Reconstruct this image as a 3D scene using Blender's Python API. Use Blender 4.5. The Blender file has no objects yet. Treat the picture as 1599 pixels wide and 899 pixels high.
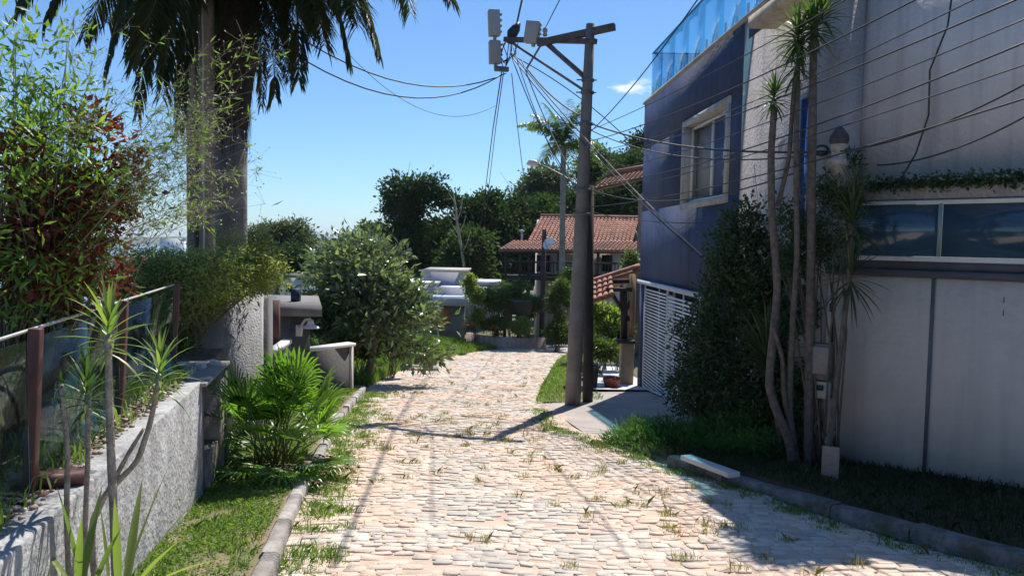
import bpy, math, random
import numpy as np
from mathutils import Vector, Matrix
random.seed(7); RNG = np.random.default_rng(7)
R = math.radians
S = bpy.context.scene
COL = S.collection

# ------------------------------------------------------------------ camera, sky, sun, exposure
CAMZ = 1.6
FPX = 1180.0
cd = bpy.data.cameras.new('camera'); cam = bpy.data.objects.new('camera', cd); COL.objects.link(cam)
cd.sensor_width = 36; cd.lens = FPX/1599*36; cd.clip_end = 30000; cd.clip_start = 0.05
CM = Matrix.Translation((0, 0, CAMZ)) @ Matrix.Rotation(R(90-3.4), 4, 'X') @ Matrix.Rotation(R(1.0), 4, 'Z')
cam.matrix_world = CM
S.camera = cam
SUNDIR = Vector((0.37*math.cos(R(57)), 0.93*math.cos(R(57)), math.sin(R(57)))).normalized()
W = bpy.data.worlds.new('World'); S.world = W; W.use_nodes = True
nt = W.node_tree; nt.nodes.clear()
sky = nt.nodes.new('ShaderNodeTexSky'); sky.sky_type = 'NISHITA'; sky.sun_disc = False
sky.sun_elevation = R(57); sky.sun_rotation = math.atan2(SUNDIR.x, SUNDIR.y)
sky.altitude = 50; sky.air_density = 1.0; sky.dust_density = 0.15; sky.ozone_density = 4.5
bg = nt.nodes.new('ShaderNodeBackground'); bg.inputs['Strength'].default_value = 0.098
wo = nt.nodes.new('ShaderNodeOutputWorld')
# a small streaky cloud, fixed in the sky
tc = nt.nodes.new('ShaderNodeTexCoord')
def wnode(t, **k):
    n = nt.nodes.new(t)
    for a, b in k.items(): setattr(n, a, b)
    return n
def P(px, py, d):
    v = CM.to_3x3() @ Vector(((px-799.5)/FPX, (449.5-py)/FPX, -1.0))
    v = v * (d / v.y)
    return Vector((v.x, v.y, v.z + CAMZ))
cdir = (P(992, 137, 100) - Vector((0, 0, CAMZ))).normalized()
sub = wnode('ShaderNodeVectorMath', operation='SUBTRACT'); sub.inputs[1].default_value = cdir
nt.links.new(tc.outputs['Generated'], sub.inputs[0])
mul = wnode('ShaderNodeVectorMath', operation='MULTIPLY'); mul.inputs[1].default_value = (24, 24, 105)
nt.links.new(sub.outputs[0], mul.inputs[0])
ln = wnode('ShaderNodeVectorMath', operation='LENGTH'); nt.links.new(mul.outputs[0], ln.inputs[0])
nz = wnode('ShaderNodeTexNoise'); nz.inputs['Scale'].default_value = 2.0; nz.inputs['Detail'].default_value = 6
m2 = wnode('ShaderNodeVectorMath', operation='MULTIPLY'); m2.inputs[1].default_value = (22, 22, 60)
nt.links.new(tc.outputs['Generated'], m2.inputs[0]); nt.links.new(m2.outputs[0], nz.inputs['Vector'])
ad = wnode('ShaderNodeMath', operation='MULTIPLY_ADD'); ad.inputs[1].default_value = -2.6; ad.inputs[2].default_value = 1.35
nt.links.new(nz.outputs['Fac'], ad.inputs[0])
ad2 = wnode('ShaderNodeMath', operation='ADD'); nt.links.new(ad.outputs[0], ad2.inputs[0]); nt.links.new(ln.outputs['Value'], ad2.inputs[1])
rp = wnode('ShaderNodeMapRange'); rp.inputs['From Min'].default_value = 0.95; rp.inputs['From Max'].default_value = 0.3
rp.inputs['To Min'].default_value = 0; rp.inputs['To Max'].default_value = 0.75
nt.links.new(ad2.outputs[0], rp.inputs['Value'])
mx = wnode('ShaderNodeMixRGB'); mx.inputs['Color2'].default_value = (8.2, 8.4, 8.6, 1)
nt.links.new(rp.outputs[0], mx.inputs['Fac']); 
tint = wnode('ShaderNodeMixRGB', blend_type='MULTIPLY'); tint.inputs['Fac'].default_value = 1; tint.inputs['Color2'].default_value = (.67, .87, 1.03, 1)
nt.links.new(sky.outputs[0], tint.inputs['Color1']); nt.links.new(tint.outputs[0], mx.inputs['Color1'])
nt.links.new(mx.outputs[0], bg.inputs['Color']); nt.links.new(bg.outputs[0], wo.inputs[0])
sl = bpy.data.lights.new('sun', 'SUN'); sl.energy = 4.7; sl.angle = R(0.53); sl.color = (1.0, 0.95, 0.87)
so = bpy.data.objects.new('sun', sl); COL.objects.link(so)
so.rotation_euler = SUNDIR.to_track_quat('Z', 'Y').to_euler(); so.location = (5, 10, 30)
S.view_settings.view_transform = 'Standard'; S.view_settings.look = 'None'
S.view_settings.exposure = 0.5; S.view_settings.gamma = 1; S.view_settings.use_curve_mapping = False
S.render.engine = 'CYCLES'
S.cycles.caustics_reflective = False; S.cycles.caustics_refractive = False; S.cycles.max_bounces = 8; S.cycles.transparent_max_bounces = 12

# ------------------------------------------------------------------ materials
MATS = {}
def mat(name, c1, c2=None, scale=3.0, rough=0.8, bump=0.0, bscale=30.0, metal=0.0, streak=0.0, leaf=0.0, island=False,
        spec=0.5, dirt=None, dirt_scale=0.6, dirt_amt=0.5):
    if name in MATS: return MATS[name]
    m = bpy.data.materials.new(name); m.use_nodes = True; MATS[name] = m
    t = m.node_tree; N = t.nodes; L = t.links
    b = N['Principled BSDF']; b.inputs['Roughness'].default_value = rough; b.inputs['Metallic'].default_value = metal
    b.inputs['Specular IOR Level'].default_value = spec
    c2 = c2 or tuple(v*0.7 for v in c1)
    co = N.new('ShaderNodeTexCoord')
    mixc = N.new('ShaderNodeMixRGB'); mixc.inputs['Color1'].default_value = (*c1, 1); mixc.inputs['Color2'].default_value = (*c2, 1)
    n = N.new('ShaderNodeTexNoise'); n.inputs['Scale'].default_value = scale; n.inputs['Detail'].default_value = 6; n.inputs['Roughness'].default_value = .65
    L.new(co.outputs['Object'], n.inputs['Vector'])
    ramp = N.new('ShaderNodeMapRange'); ramp.inputs['From Min'].default_value = .36; ramp.inputs['From Max'].default_value = .64
    L.new(n.outputs['Fac'], ramp.inputs['Value'])
    if island:
        g = N.new('ShaderNodeNewGeometry')
        a = N.new('ShaderNodeMath'); a.operation = 'MULTIPLY_ADD'; a.inputs[1].default_value = .75
        s_ = N.new('ShaderNodeMath'); s_.operation = 'MULTIPLY'; s_.inputs[1].default_value = .25
        L.new(ramp.outputs[0], s_.inputs[0]); L.new(g.outputs['Random Per Island'], a.inputs[0]); L.new(s_.outputs[0], a.inputs[2])
        L.new(a.outputs[0], mixc.inputs['Fac'])
    else: L.new(ramp.outputs[0], mixc.inputs['Fac'])
    out = mixc.outputs[0]
    if streak:
        mp = N.new('ShaderNodeMapping'); mp.inputs['Scale'].default_value = (3, 3, .25); L.new(co.outputs['Object'], mp.inputs[0])
        sn = N.new('ShaderNodeTexNoise'); sn.inputs['Scale'].default_value = 2.2; sn.inputs['Detail'].default_value = 7; L.new(mp.outputs[0], sn.inputs['Vector'])
        sr = N.new('ShaderNodeMapRange'); sr.inputs['From Min'].default_value = .5; sr.inputs['From Max'].default_value = .75; sr.inputs['To Max'].default_value = streak
        L.new(sn.outputs['Fac'], sr.inputs['Value'])
        mm = N.new('ShaderNodeMixRGB'); mm.inputs['Color2'].default_value = (*[v*.45 for v in c2], 1)
        L.new(sr.outputs[0], mm.inputs['Fac']); L.new(out, mm.inputs['Color1']); out = mm.outputs[0]
    if dirt:
        dn = N.new('ShaderNodeTexNoise'); dn.inputs['Scale'].default_value = dirt_scale; dn.inputs['Detail'].default_value = 8; dn.inputs['Roughness'].default_value = .7
        L.new(co.outputs['Object'], dn.inputs['Vector'])
        dr = N.new('ShaderNodeMapRange'); dr.inputs['From Min'].default_value = .45; dr.inputs['From Max'].default_value = .62; dr.inputs['To Max'].default_value = dirt_amt
        L.new(dn.outputs['Fac'], dr.inputs['Value'])
        mm = N.new('ShaderNodeMixRGB'); mm.inputs['Color2'].default_value = (*dirt, 1)
        L.new(dr.outputs[0], mm.inputs['Fac']); L.new(out, mm.inputs['Color1']); out = mm.outputs[0]
    L.new(out, b.inputs['Base Color'])
    if bump:
        bn = N.new('ShaderNodeTexNoise'); bn.inputs['Scale'].default_value = bscale; bn.inputs['Detail'].default_value = 5
        L.new(co.outputs['Object'], bn.inputs['Vector'])
        bp = N.new('ShaderNodeBump'); bp.inputs['Strength'].default_value = bump; bp.inputs['Distance'].default_value = .02
        L.new(bn.outputs['Fac'], bp.inputs['Height']); L.new(bp.outputs[0], b.inputs['Normal'])
    if leaf:
        tr = N.new('ShaderNodeBsdfTranslucent')
        br = N.new('ShaderNodeMixRGB'); br.blend_type = 'MULTIPLY'; br.inputs['Fac'].default_value = 1; br.inputs['Color2'].default_value = (2.1, 2.3, 1.0, 1)
        L.new(out, br.inputs['Color1']); L.new(br.outputs[0], tr.inputs['Color'])
        ms = N.new('ShaderNodeMixShader'); ms.inputs['Fac'].default_value = leaf
        L.new(b.outputs[0], ms.inputs[1]); L.new(tr.outputs[0], ms.inputs[2])
        L.new(ms.outputs[0], N['Material Output'].inputs['Surface'])
    return m
def leafm(name, c1, c2, tr=.35, rough=.42, spec=.4):
    return mat(name, c1, c2, scale=1.2, rough=rough, island=True, leaf=tr, spec=spec)
def glass(name, tint, refl=.03, rough=.02, fres=.5):
    if name in MATS: return MATS[name]
    m = bpy.data.materials.new(name); m.use_nodes = True; MATS[name] = m
    t = m.node_tree; N = t.nodes; L = t.links
    N.remove(N['Principled BSDF'])
    a = N.new('ShaderNodeBsdfTransparent'); a.inputs[0].default_value = (*tint, 1)
    g = N.new('ShaderNodeBsdfGlossy'); g.inputs['Roughness'].default_value = rough; g.inputs['Color'].default_value = (.9, .95, 1, 1)
    f = N.new('ShaderNodeFresnel'); f.inputs[0].default_value = 1.5
    ad = N.new('ShaderNodeMath'); ad.operation = 'MULTIPLY_ADD'; ad.inputs[1].default_value = 1.0; ad.inputs[2].default_value = refl
    ad.inputs[1].default_value = fres
    L.new(f.outputs[0], ad.inputs[0])
    mx = N.new('ShaderNodeMixShader'); L.new(ad.outputs[0], mx.inputs[0]); L.new(a.outputs[0], mx.inputs[1]); L.new(g.outputs[0], mx.inputs[2])
    L.new(mx.outputs[0], N['Material Output'].inputs['Surface'])
    return m

# ------------------------------------------------------------------ mesh builder
class MB:
    def __init__(s): s.v = []; s.n = 0; s.f = {}     # face size -> list of index arrays
    def add(s, verts, faces):
        verts = np.asarray(verts, dtype=np.float32).reshape(-1, 3)
        if isinstance(faces, np.ndarray): s.f.setdefault(faces.shape[1], []).append(faces + s.n)
        else:
            for f in faces: s.f.setdefault(len(f), []).append(np.array([f]) + s.n)
        s.v.append(verts); s.n += len(verts)
    def box(s, c, sz, rz=0.0, rx=0.0, ry=0.0):
        M = Matrix.Translation(c) @ Matrix.Rotation(rz, 4, 'Z') @ Matrix.Rotation(ry, 4, 'Y') @ Matrix.Rotation(rx, 4, 'X')
        vs = [M @ Vector((x*sz[0]/2, y*sz[1]/2, z*sz[2]/2)) for x in (-1, 1) for y in (-1, 1) for z in (-1, 1)]
        s.add([tuple(v) for v in vs], [(0, 1, 3, 2), (4, 6, 7, 5), (0, 4, 5, 1), (2, 3, 7, 6), (0, 2, 6, 4), (1, 5, 7, 3)])
    def beam(s, a, b, w, h, up=(0, 0, 1)):
        a = Vector(a); b = Vector(b); d = (b-a).normalized(); u = Vector(up)
        r = d.cross(u)
        if r.length < 1e-3: r = d.cross(Vector((1, 0, 0)))
        r.normalize(); u = r.cross(d)
        vs = [tuple(p + r*i*w/2 + u*j*h/2) for p in (a, b) for i in (-1, 1) for j in (-1, 1)]
        s.add(vs, [(0, 1, 3, 2), (4, 6, 7, 5), (0, 4, 5, 1), (2, 3, 7, 6), (0, 2, 6, 4), (1, 5, 7, 3)])
    def tube(s, pts, rad, n=8, cap=True):
        pts = [Vector(p) for p in pts]
        if not hasattr(rad, '__len__'): rad = [rad]*len(pts)
        vs = []; pr = None
        for i, p in enumerate(pts):
            d = (pts[min(i+1, len(pts)-1)] - pts[max(i-1, 0)]).normalized()
            if pr is None:
                pr = d.cross(Vector((0.3, 1, .2)));
                if pr.length < .1: pr = d.cross(Vector((1, 0, 0)))
            pr = (pr - d*pr.dot(d)).normalized(); q = d.cross(pr)
            for k in range(n):
                a = 2*math.pi*k/n; vs.append(tuple(p + (pr*math.cos(a) + q*math.sin(a))*rad[i]))
        fs = [[i*n+k, i*n+(k+1) % n, (i+1)*n+(k+1) % n, (i+1)*n+k] for i in range(len(pts)-1) for k in range(n)]
        fa = np.array(fs)
        m = s.n; s.add(vs, fa)
        if cap:
            s.f.setdefault(n, []).append(np.array([list(range(n-1, -1, -1))])+m)
            s.f.setdefault(n, []).append(np.array([[(len(pts)-1)*n+k for k in range(n)]])+m)
    def lathe(s, c, prof, n=16):
        c = Vector(c); vs = [(c.x+r*math.cos(2*math.pi*k/n), c.y+r*math.sin(2*math.pi*k/n), c.z+z) for r, z in prof for k in range(n)]
        s.add(vs, np.array([[i*n+k, i*n+(k+1) % n, (i+1)*n+(k+1) % n, (i+1)*n+k] for i in range(len(prof)-1) for k in range(n)]))
    def prism(s, poly, z0, z1):     # poly list of (x,y); z0,z1 numbers or lists
        n = len(poly); z0 = z0 if hasattr(z0, '__len__') else [z0]*n; z1 = z1 if hasattr(z1, '__len__') else [z1]*n
        vs = [(p[0], p[1], z0[i]) for i, p in enumerate(poly)] + [(p[0], p[1], z1[i]) for i, p in enumerate(poly)]
        s.add(vs, [tuple(range(n-1, -1, -1)), tuple(range(n, 2*n))] + [(i, (i+1) % n, n+(i+1) % n, n+i) for i in range(n)])
    def slab(s, quad, th):          # quad of 4 points extruded along normal
        q = [Vector(p) for p in quad]; nrm = (q[1]-q[0]).cross(q[3]-q[0]).normalized()*th
        s.add([tuple(p) for p in q] + [tuple(p-nrm) for p in q], [(0, 1, 2, 3), (7, 6, 5, 4), (0, 4, 5, 1), (1, 5, 6, 2), (2, 6, 7, 3), (3, 7, 4, 0)])
    def leaves(s, pos, dirn, L, Wd, fold=.18, rng=RNG, side=None):
        n = len(pos); d = dirn/np.linalg.norm(dirn, axis=1, keepdims=True)
        r = rng.normal(size=(n, 3)) if side is None else side
        r = np.cross(d, r); r /= (np.linalg.norm(r, axis=1, keepdims=True)+1e-9); u = np.cross(r, d)
        L = np.broadcast_to(L, (n,))[:, None]; Wd = np.broadcast_to(Wd, (n,))[:, None]
        a = pos; m = pos + d*L*.45 - u*L*.04; t = pos + d*L + u*L*(-.16)
        v = np.stack([a, m + r*Wd*.5 + u*Wd*fold, t, m - r*Wd*.5 + u*Wd*fold, m], 1).reshape(-1, 3)
        b = np.arange(n)[:, None]*5
        s.add(v, np.concatenate([b+np.array([0, 1, 4]), b+np.array([1, 2, 4]), b+np.array([0, 4, 3]), b+np.array([4, 2, 3])]))
    def blade(s, base, d, L, w, droop=.5, segs=5, taper=.25, jag=0.0):
        p = Vector(base); d = Vector(d).normalized(); side = d.cross(Vector((0, 0, 1)))
        if side.length < .05: side = Vector((1, 0, 0))
        side.normalize(); vs = []
        for i in range(segs+1):
            t = i/segs; ww = w*(taper + (1-taper)*min(1, t*3.5)) * (1 - max(0, (t-.45)/.55)**1.6) + .0004
            up = side.cross(d)
            vs += [tuple(p - side*ww/2 + up*ww*.18), tuple(p), tuple(p + side*ww/2 + up*ww*.18)]
            p = p + d*(L/segs); d = (d + Vector((0, 0, -droop/segs))).normalized()
        fs = [[i*3+k, i*3+k+1, i*3+k+4, i*3+k+3] for i in range(segs) for k in (0, 1)]
        s.add(vs, np.array(fs))
    def build(s, name, m, parent=None, smooth=False, bevel=0.0, loc=None):
        me = bpy.data.meshes.new(name)
        v = np.concatenate(s.v).astype(np.float32)
        if parent is not None or loc is not None:
            o_ = Vector(loc) if loc is not None else PLOC.get(parent.name, Vector((0, 0, 0)))
            v = v - np.array(o_, dtype=np.float32)
        sizes = []; loops = []
        for k, lst in s.f.items():
            a = np.concatenate(lst); loops.append(a.reshape(-1)); sizes.append(np.full(len(a), k))
        loops = np.concatenate(loops).astype(np.int32); sizes = np.concatenate(sizes).astype(np.int32)
        me.vertices.add(len(v)); me.vertices.foreach_set('co', v.reshape(-1))
        me.loops.add(len(loops)); me.loops.foreach_set('vertex_index', loops)
        me.polygons.add(len(sizes)); st = np.concatenate([[0], np.cumsum(sizes)[:-1]]).astype(np.int32)
        me.polygons.foreach_set('loop_start', st); me.polygons.foreach_set('loop_total', sizes)
        if smooth: me.polygons.foreach_set('use_smooth', np.ones(len(sizes), dtype=bool))
        me.update(calc_edges=True); me.validate()
        me.materials.append(m)
        o = bpy.data.objects.new(name, me); COL.objects.link(o)
        if parent is not None: o.parent = parent; PLOC[o.name] = PLOC.get(parent.name, Vector((0, 0, 0)))
        elif loc is not None: o.location = loc; PLOC[o.name] = Vector(loc)
        if bevel:
            bv = o.modifiers.new('bevel', 'BEVEL'); bv.width = bevel; bv.segments = 2; bv.limit_method = 'ANGLE'
        return o
PLOC = {}
def tag(o, label, cat, group=None, kind=None):
    if label: o['label'] = label
    if cat: o['category'] = cat
    if group: o['group'] = group
    if kind: o['kind'] = kind
    return o
def thing(name, label, cat, loc, group=None):
    o = bpy.data.objects.new(name, None); COL.objects.link(o); o.location = loc; PLOC[o.name] = Vector(loc)
    o.empty_display_size = .2
    return tag(o, label, cat, group)
def struct(mb, name, m, **k): return tag(mb.build(name, m, **k), None, None, None, 'structure')
def stuff(mb, name, m, label, cat, **k): return tag(mb.build(name, m, **k), label, cat, None, 'stuff')

# ------------------------------------------------------------------ ground shape
def zr(y):
    y = np.asarray(y, float)
    return np.interp(y, [-30, 0, 20, 45, 70, 120], [1.5, 0, -2.0, -4.0, -4.8, -5.5])
LE = np.array([(-10, .2), (0, -.62), (4.64, -1.42), (7.64, -1.94), (10, -2.3), (12.9, -2.72), (17, -3.15), (20, -3.2), (23, -2.85), (27, -2.2), (31, -1.3), (34, .3), (37, 2.6), (41, 7)])
RE = np.array([(-10, 5.6), (0, 4.6), (3, 3.85), (4.88, 3.25), (6.13, 2.58), (7.1, 2.12), (8, 1.8), (9, 1.35), (10.3, .85), (11.7, .62), (14.4, .6), (17, .8), (20.7, 1.15), (26, 1.7), (30, 2.4), (33, 4.0), (35, 7)])
def xl(y): return np.interp(y, LE[:, 0], LE[:, 1])
def xr(y): return np.interp(y, RE[:, 0], RE[:, 1])
def sm(a, b, t):
    t = np.clip((t-a)/(b-a), 0, 1); return t*t*(3-2*t)
def H(x, y):
    x = np.asarray(x, float); y = np.asarray(y, float)
    z = zr(y)
    bank = .45*sm(0, 3.0, xl(y)-x)*sm(15, 19, y)*(1-sm(30, 36, y))
    z = z + bank
    z = z - .22*np.clip(-9-x, 0, 1e9)*sm(0, 1, np.clip(-9-x, 0, 1))
    z = z - .055*np.clip(y-60, 0, 1e9)*sm(0, 30, 20-x)
    z = z + .28*np.clip(x-6.5, 0, 60)*sm(22, 38, y)*(1-.8*sm(120, 300, y)) + .05*np.sin(x*.7)*np.sin(y*.5)*sm(6, 12, abs(x))
    return np.maximum(z, -34)
def Hf(x, y): return float(H(x, y))
def G(px, py):
    a, b = .5, 90.
    for _ in range(60):
        m = (a+b)/2; p = P(px, py, m)
        if p.z > Hf(p.x, p.y): a = m
        else: b = m
    return P(px, py, (a+b)/2)

# terrain
def terrain():
    def ax(n, near, far, p):
        t = np.linspace(-1, 1, n); return np.sign(t)*(np.abs(t)*near + np.abs(t)**p*far)
    xs = ax(181, 45, 7000, 7)
    ty = np.linspace(0, 1, 190); ys = -25 + ty*90 + ty**7*9500
    X, Y = np.meshgrid(xs, ys); Z = H(X, Y)
    inroad = (X > xl(Y)-.3) & (X < np.maximum(xr(Y)+.3, 3.0)) & (Y < 40)
    Z = Z - np.where(inroad, .09, .0)
    ny, nx = X.shape; V = np.stack([X, Y, Z], -1).reshape(-1, 3)
    i = np.arange(ny-1)[:, None]*nx + np.arange(nx-1)[None]
    F = np.stack([i, i+1, i+nx+1, i+nx], -1).reshape(-1, 4)
    mb = MB(); mb.add(V, F)
    struct(mb, 'ground', mat('ground', (.16, .115, .065), (.06, .085, .025), scale=.8, rough=.95, bump=.6, bscale=14), smooth=True)
terrain()
w = MB(); w.add([(-8000, 300, -30), (8000, 300, -30), (8000, 9600, -30), (-8000, 9600, -30)], [(0, 1, 2, 3)])
struct(w, 'lagoon_water', mat('water', (.10, .19, .27), (.08, .16, .24), scale=.01, rough=.25))
def ridge(name, y, pts, col, seed, depth=500):
    rg = np.random.default_rng(seed); mb = MB()
    xs = np.linspace(pts[0][0], pts[-1][0], 160); zt = np.interp(xs, [p[0] for p in pts], [p[1] for p in pts])
    zt = zt + rg.normal(size=160)*0.03*(zt+34)
    rows = []
    for k, (dy, f) in enumerate([(-depth*.5, 0), (-depth*.25, .55), (0, 1), (depth*.5, .6), (depth, 0)]):
        rows.append(np.stack([xs, np.full(160, y+dy)+rg.normal(size=160)*depth*.02, -34 + (zt+34)*f], -1))
    V = np.stack(rows).reshape(-1, 3); i = np.arange(4)[:, None]*160+np.arange(159)[None]
    mb.add(V, np.stack([i, i+1, i+161, i+160], -1).reshape(-1, 4)); struct(mb, name, mat(name, col, tuple(c*.7 for c in col), scale=.01, rough=.95), smooth=True)
ridge('far_shore_hills', 3100, [(-4200, -10), (-2600, 2), (-2000, 10), (-1650, -4), (-1300, 6), (-1100, -10), (-800, 0), (-500, -12), (400, -2), (2500, 8)], (.07, .09, .05), 3, 400)
ridge('far_mountain', 6500, [(-1960, -34), (-1880, -5), (-1800, 24), (-1735, 62), (-1690, 74), (-1640, 50), (-1560, 22), (-1460, 5), (-1300, -34)], (.06, .08, .06), 5, 500)

# road bed and stones
def strip(name, ylist, fl, fr, dz, m, nx=6):
    mb = MB(); V = []
    for y in ylist:
        a, b = fl(y), fr(y)
        for k in range(nx+1):
            x = a+(b-a)*k/nx; V.append((x, y, float(zr(y))+dz(x, y)))
    n = nx+1; i = np.arange(len(ylist)-1)[:, None]*n+np.arange(nx)[None]
    mb.add(V, np.stack([i, i+1, i+n+1, i+n], -1).reshape(-1, 4)); return struct(mb, name, m, smooth=True)
def und(x, y): return .018*math.sin(x*1.7+y*.6)+.012*math.sin(x*.9-y*1.9)+.01*math.sin(y*3.1+x*2.2)
ys = np.arange(-6, 38.5, .25)
SAND = mat('sand_joint', (.60, .45, .35), (.42, .32, .25), scale=2.5, rough=1, bump=.5, bscale=60)
strip('road_bed', ys, lambda y: xl(y)-.05, lambda y: xr(y)+.3, lambda x, y: und(x, y)-.0015, SAND, 24)
def stones():
    mb = MB(); y = 1.2; rg = random.Random(4)
    while y < 37.5:
        far = y > 18
        h = rg.uniform(.06, .105)*(1.3 if far else 1); ph = rg.uniform(0, 6)
        x = float(xl(y)) + rg.uniform(-.12, 0); x1 = float(xr(y)); sl_ = -.08
        while x < x1:
            wd = rg.uniform(.075, .19)*(1.3 if far else 1)
            if rg.random() < .03: x += wd*.8; continue
            cx, cy = x+wd/2, y+h/2+.06*math.sin(x*1.3+y*.35)+.025*math.sin(x*3.1+y*.8) + rg.uniform(-.014, .014)
            g = rg.uniform(.0, .005); a, b = wd/2-g, h/2*rg.uniform(.97, 1.12)-g*.6
            jt = lambda s: rg.uniform(-s, s)
            ring = [(-a, -b*.7), (-a*.82, -b), (a*.8, -b), (a, -b*.65), (a, b*.7), (a*.82, b), (-a*.8, b), (-a, b*.7)]
            ring = [(p[0]+jt(.013), p[1]+jt(.009)) for p in ring]
            tz = rg.uniform(.0, .009)-(.012 if rg.random() < .13 else 0); tx, ty = jt(.05), jt(.055); ra = jt(.09)
            vs = []
            for sc, zz in ((1.0, -.03), (.975, tz-.003), (.93, tz+.001)):
                for (u, v) in ring:
                    u, v = u*sc, v*sc; uu, vv = u*math.cos(ra)-v*math.sin(ra), u*math.sin(ra)+v*math.cos(ra)
                    wx, wy = cx+uu, cy+vv; vs.append((wx, wy, float(zr(wy))+und(wx, wy)+zz+u*tx+v*ty))
            fs4 = [[i*8+k, i*8+(k+1) % 8, (i+1)*8+(k+1) % 8, (i+1)*8+k] for i in (0, 1) for k in range(8)]
            base = mb.n; mb.add(vs, np.array(fs4)); mb.f.setdefault(8, []).append(np.array([[16+k for k in range(8)]])+base)
            x += wd
        y += h
    m = mat('cobble', (.40, .37, .33), (.68, .59, .495), scale=1.2, rough=.85, bump=.5, bscale=45, island=True, dirt=(.63, .44, .32), dirt_scale=.9, dirt_amt=.9)
    struct(mb, 'cobblestone_road', m)
stones()

# kerbs
def kerb(name, pts, w=.14, h=.13, m=None, gap=.004, seg=.75):
    mb = MB(); pts = [Vector((x, y, 0)) for x, y in pts]; rg = random.Random(5)
    # resample
    L = [0]
    for a, b in zip(pts, pts[1:]): L.append(L[-1]+(b-a).length)
    def at(s): return Vector((np.interp(s, L, [p.x for p in pts]), np.interp(s, L, [p.y for p in pts]), 0))
    s = 0
    while s < L[-1]-.2:
        e = min(s+seg*rg.uniform(.7, 1.2), L[-1]); a, b = at(s+gap), at(e-gap); n_ = 3
        d = (b-a).normalized(); r = Vector((d.y, -d.x, 0)); j = rg.uniform(-.015, .015); hh = h+rg.uniform(-.02, .015)
        vs = []
        for k in range(n_+1):
            p = a.lerp(b, k/n_)
            z = float(zr(p.y))
            wob = rg.uniform(-.006, .006)
            for (o, zz) in ((-w/2, -.12), (-w/2, hh-.02), (-w/2+.02, hh), (w/2-.02, hh), (w/2, hh-.02), (w/2, -.12)):
                q = p + r*(o+j+wob); vs.append((q.x, q.y, z+zz+rg.uniform(-.004, .004)))
        fs = [[k*6+i, k*6+(i+1) % 6, (k+1)*6+(i+1) % 6, (k+1)*6+i] for k in range(n_) for i in range(6)]
        base = mb.n; mb.add(vs, np.array(fs)); mb.f.setdefault(6, []).append(np.array([[0, 1, 2, 3, 4, 5]])+base); mb.f[6].append(np.array([[n_*6+i for i in (5, 4, 3, 2, 1, 0)]])+base)
        s = e
    return struct(mb, name, m)
KM = mat('kerb_concrete', (.34, .31, .28), (.22, .19, .17), scale=5, rough=.9, bump=.7, bscale=40, dirt=(.5, .48, .45), dirt_scale=3, dirt_amt=.7)
KM2 = mat('kerb_granite', (.24, .23, .23), (.12, .12, .12), scale=9, rough=.9, bump=1, bscale=40, dirt=(.07, .07, .04), dirt_scale=4, dirt_amt=.8)
kerb('kerb_left', [(float(xl(y))-.07, y) for y in np.arange(1, 16.5, .5)], m=KM, w=.11, h=.11)
kerb('kerb_right', [(float(xr(y))+.08, y) for y in np.arange(1.5, 8.4, .35)], m=KM2, w=.16, h=.13, seg=.6)

# verges (raised soil sheets), driveway, pavement
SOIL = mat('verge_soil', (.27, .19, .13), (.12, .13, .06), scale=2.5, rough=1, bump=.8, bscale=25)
strip('left_verge', np.arange(-3, 16.6, .25), lambda y: xl(y)-2.9, lambda y: xl(y)-.10, lambda x, y: .085+und(x, y), SOIL, 14)
def wallx(y): return 3.736-.0466*y if y > 8.0 else 3.36+(8.0-y)*1.0
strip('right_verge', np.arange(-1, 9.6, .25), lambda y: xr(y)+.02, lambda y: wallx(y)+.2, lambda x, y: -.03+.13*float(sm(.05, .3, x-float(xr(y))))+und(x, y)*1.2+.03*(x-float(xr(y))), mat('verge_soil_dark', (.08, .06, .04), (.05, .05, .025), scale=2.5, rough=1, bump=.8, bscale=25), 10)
CONC = mat('driveway_concrete', (.42, .37, .33), (.33, .29, .27), scale=1.5, rough=.9, bump=.3, bscale=50, dirt=(.27, .25, .23), dirt_scale=1.3, dirt_amt=.6)
strip('shoulder', np.arange(8.6, 37, .3), lambda y: xr(y)-.12, lambda y: max(float(xr(y))+1.5, 3.5 if y < 25 else 0), lambda x, y: -.014+und(x, y), SOIL, 10)
strip('driveway', np.arange(9.3, 16.4, .2), lambda y: max(xr(y)-.12, float(np.interp(y, [9.3, 14.2, 16.3], [1.2, .55, 1.5]))), lambda y: 3.736-.0466*y, lambda x, y: -.01+.03*float(sm(0, .35, x-float(xr(y))))+.04*float(sm(.8, 3, x)), CONC, 12)
strip('pavement_beyond', np.arange(16.2, 24, .4), lambda y: 1.75+.03*(y-16), lambda y: 3.3, lambda x, y: .10, mat('pale_pavement', (.62, .60, .58), (.5, .48, .46), rough=.9), 4)
strip('right_far_verge', np.arange(14.2, 36, .4), lambda y: xr(y)+.02, lambda y: xr(y)+1.3, lambda x, y: .03, SOIL, 6)

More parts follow.
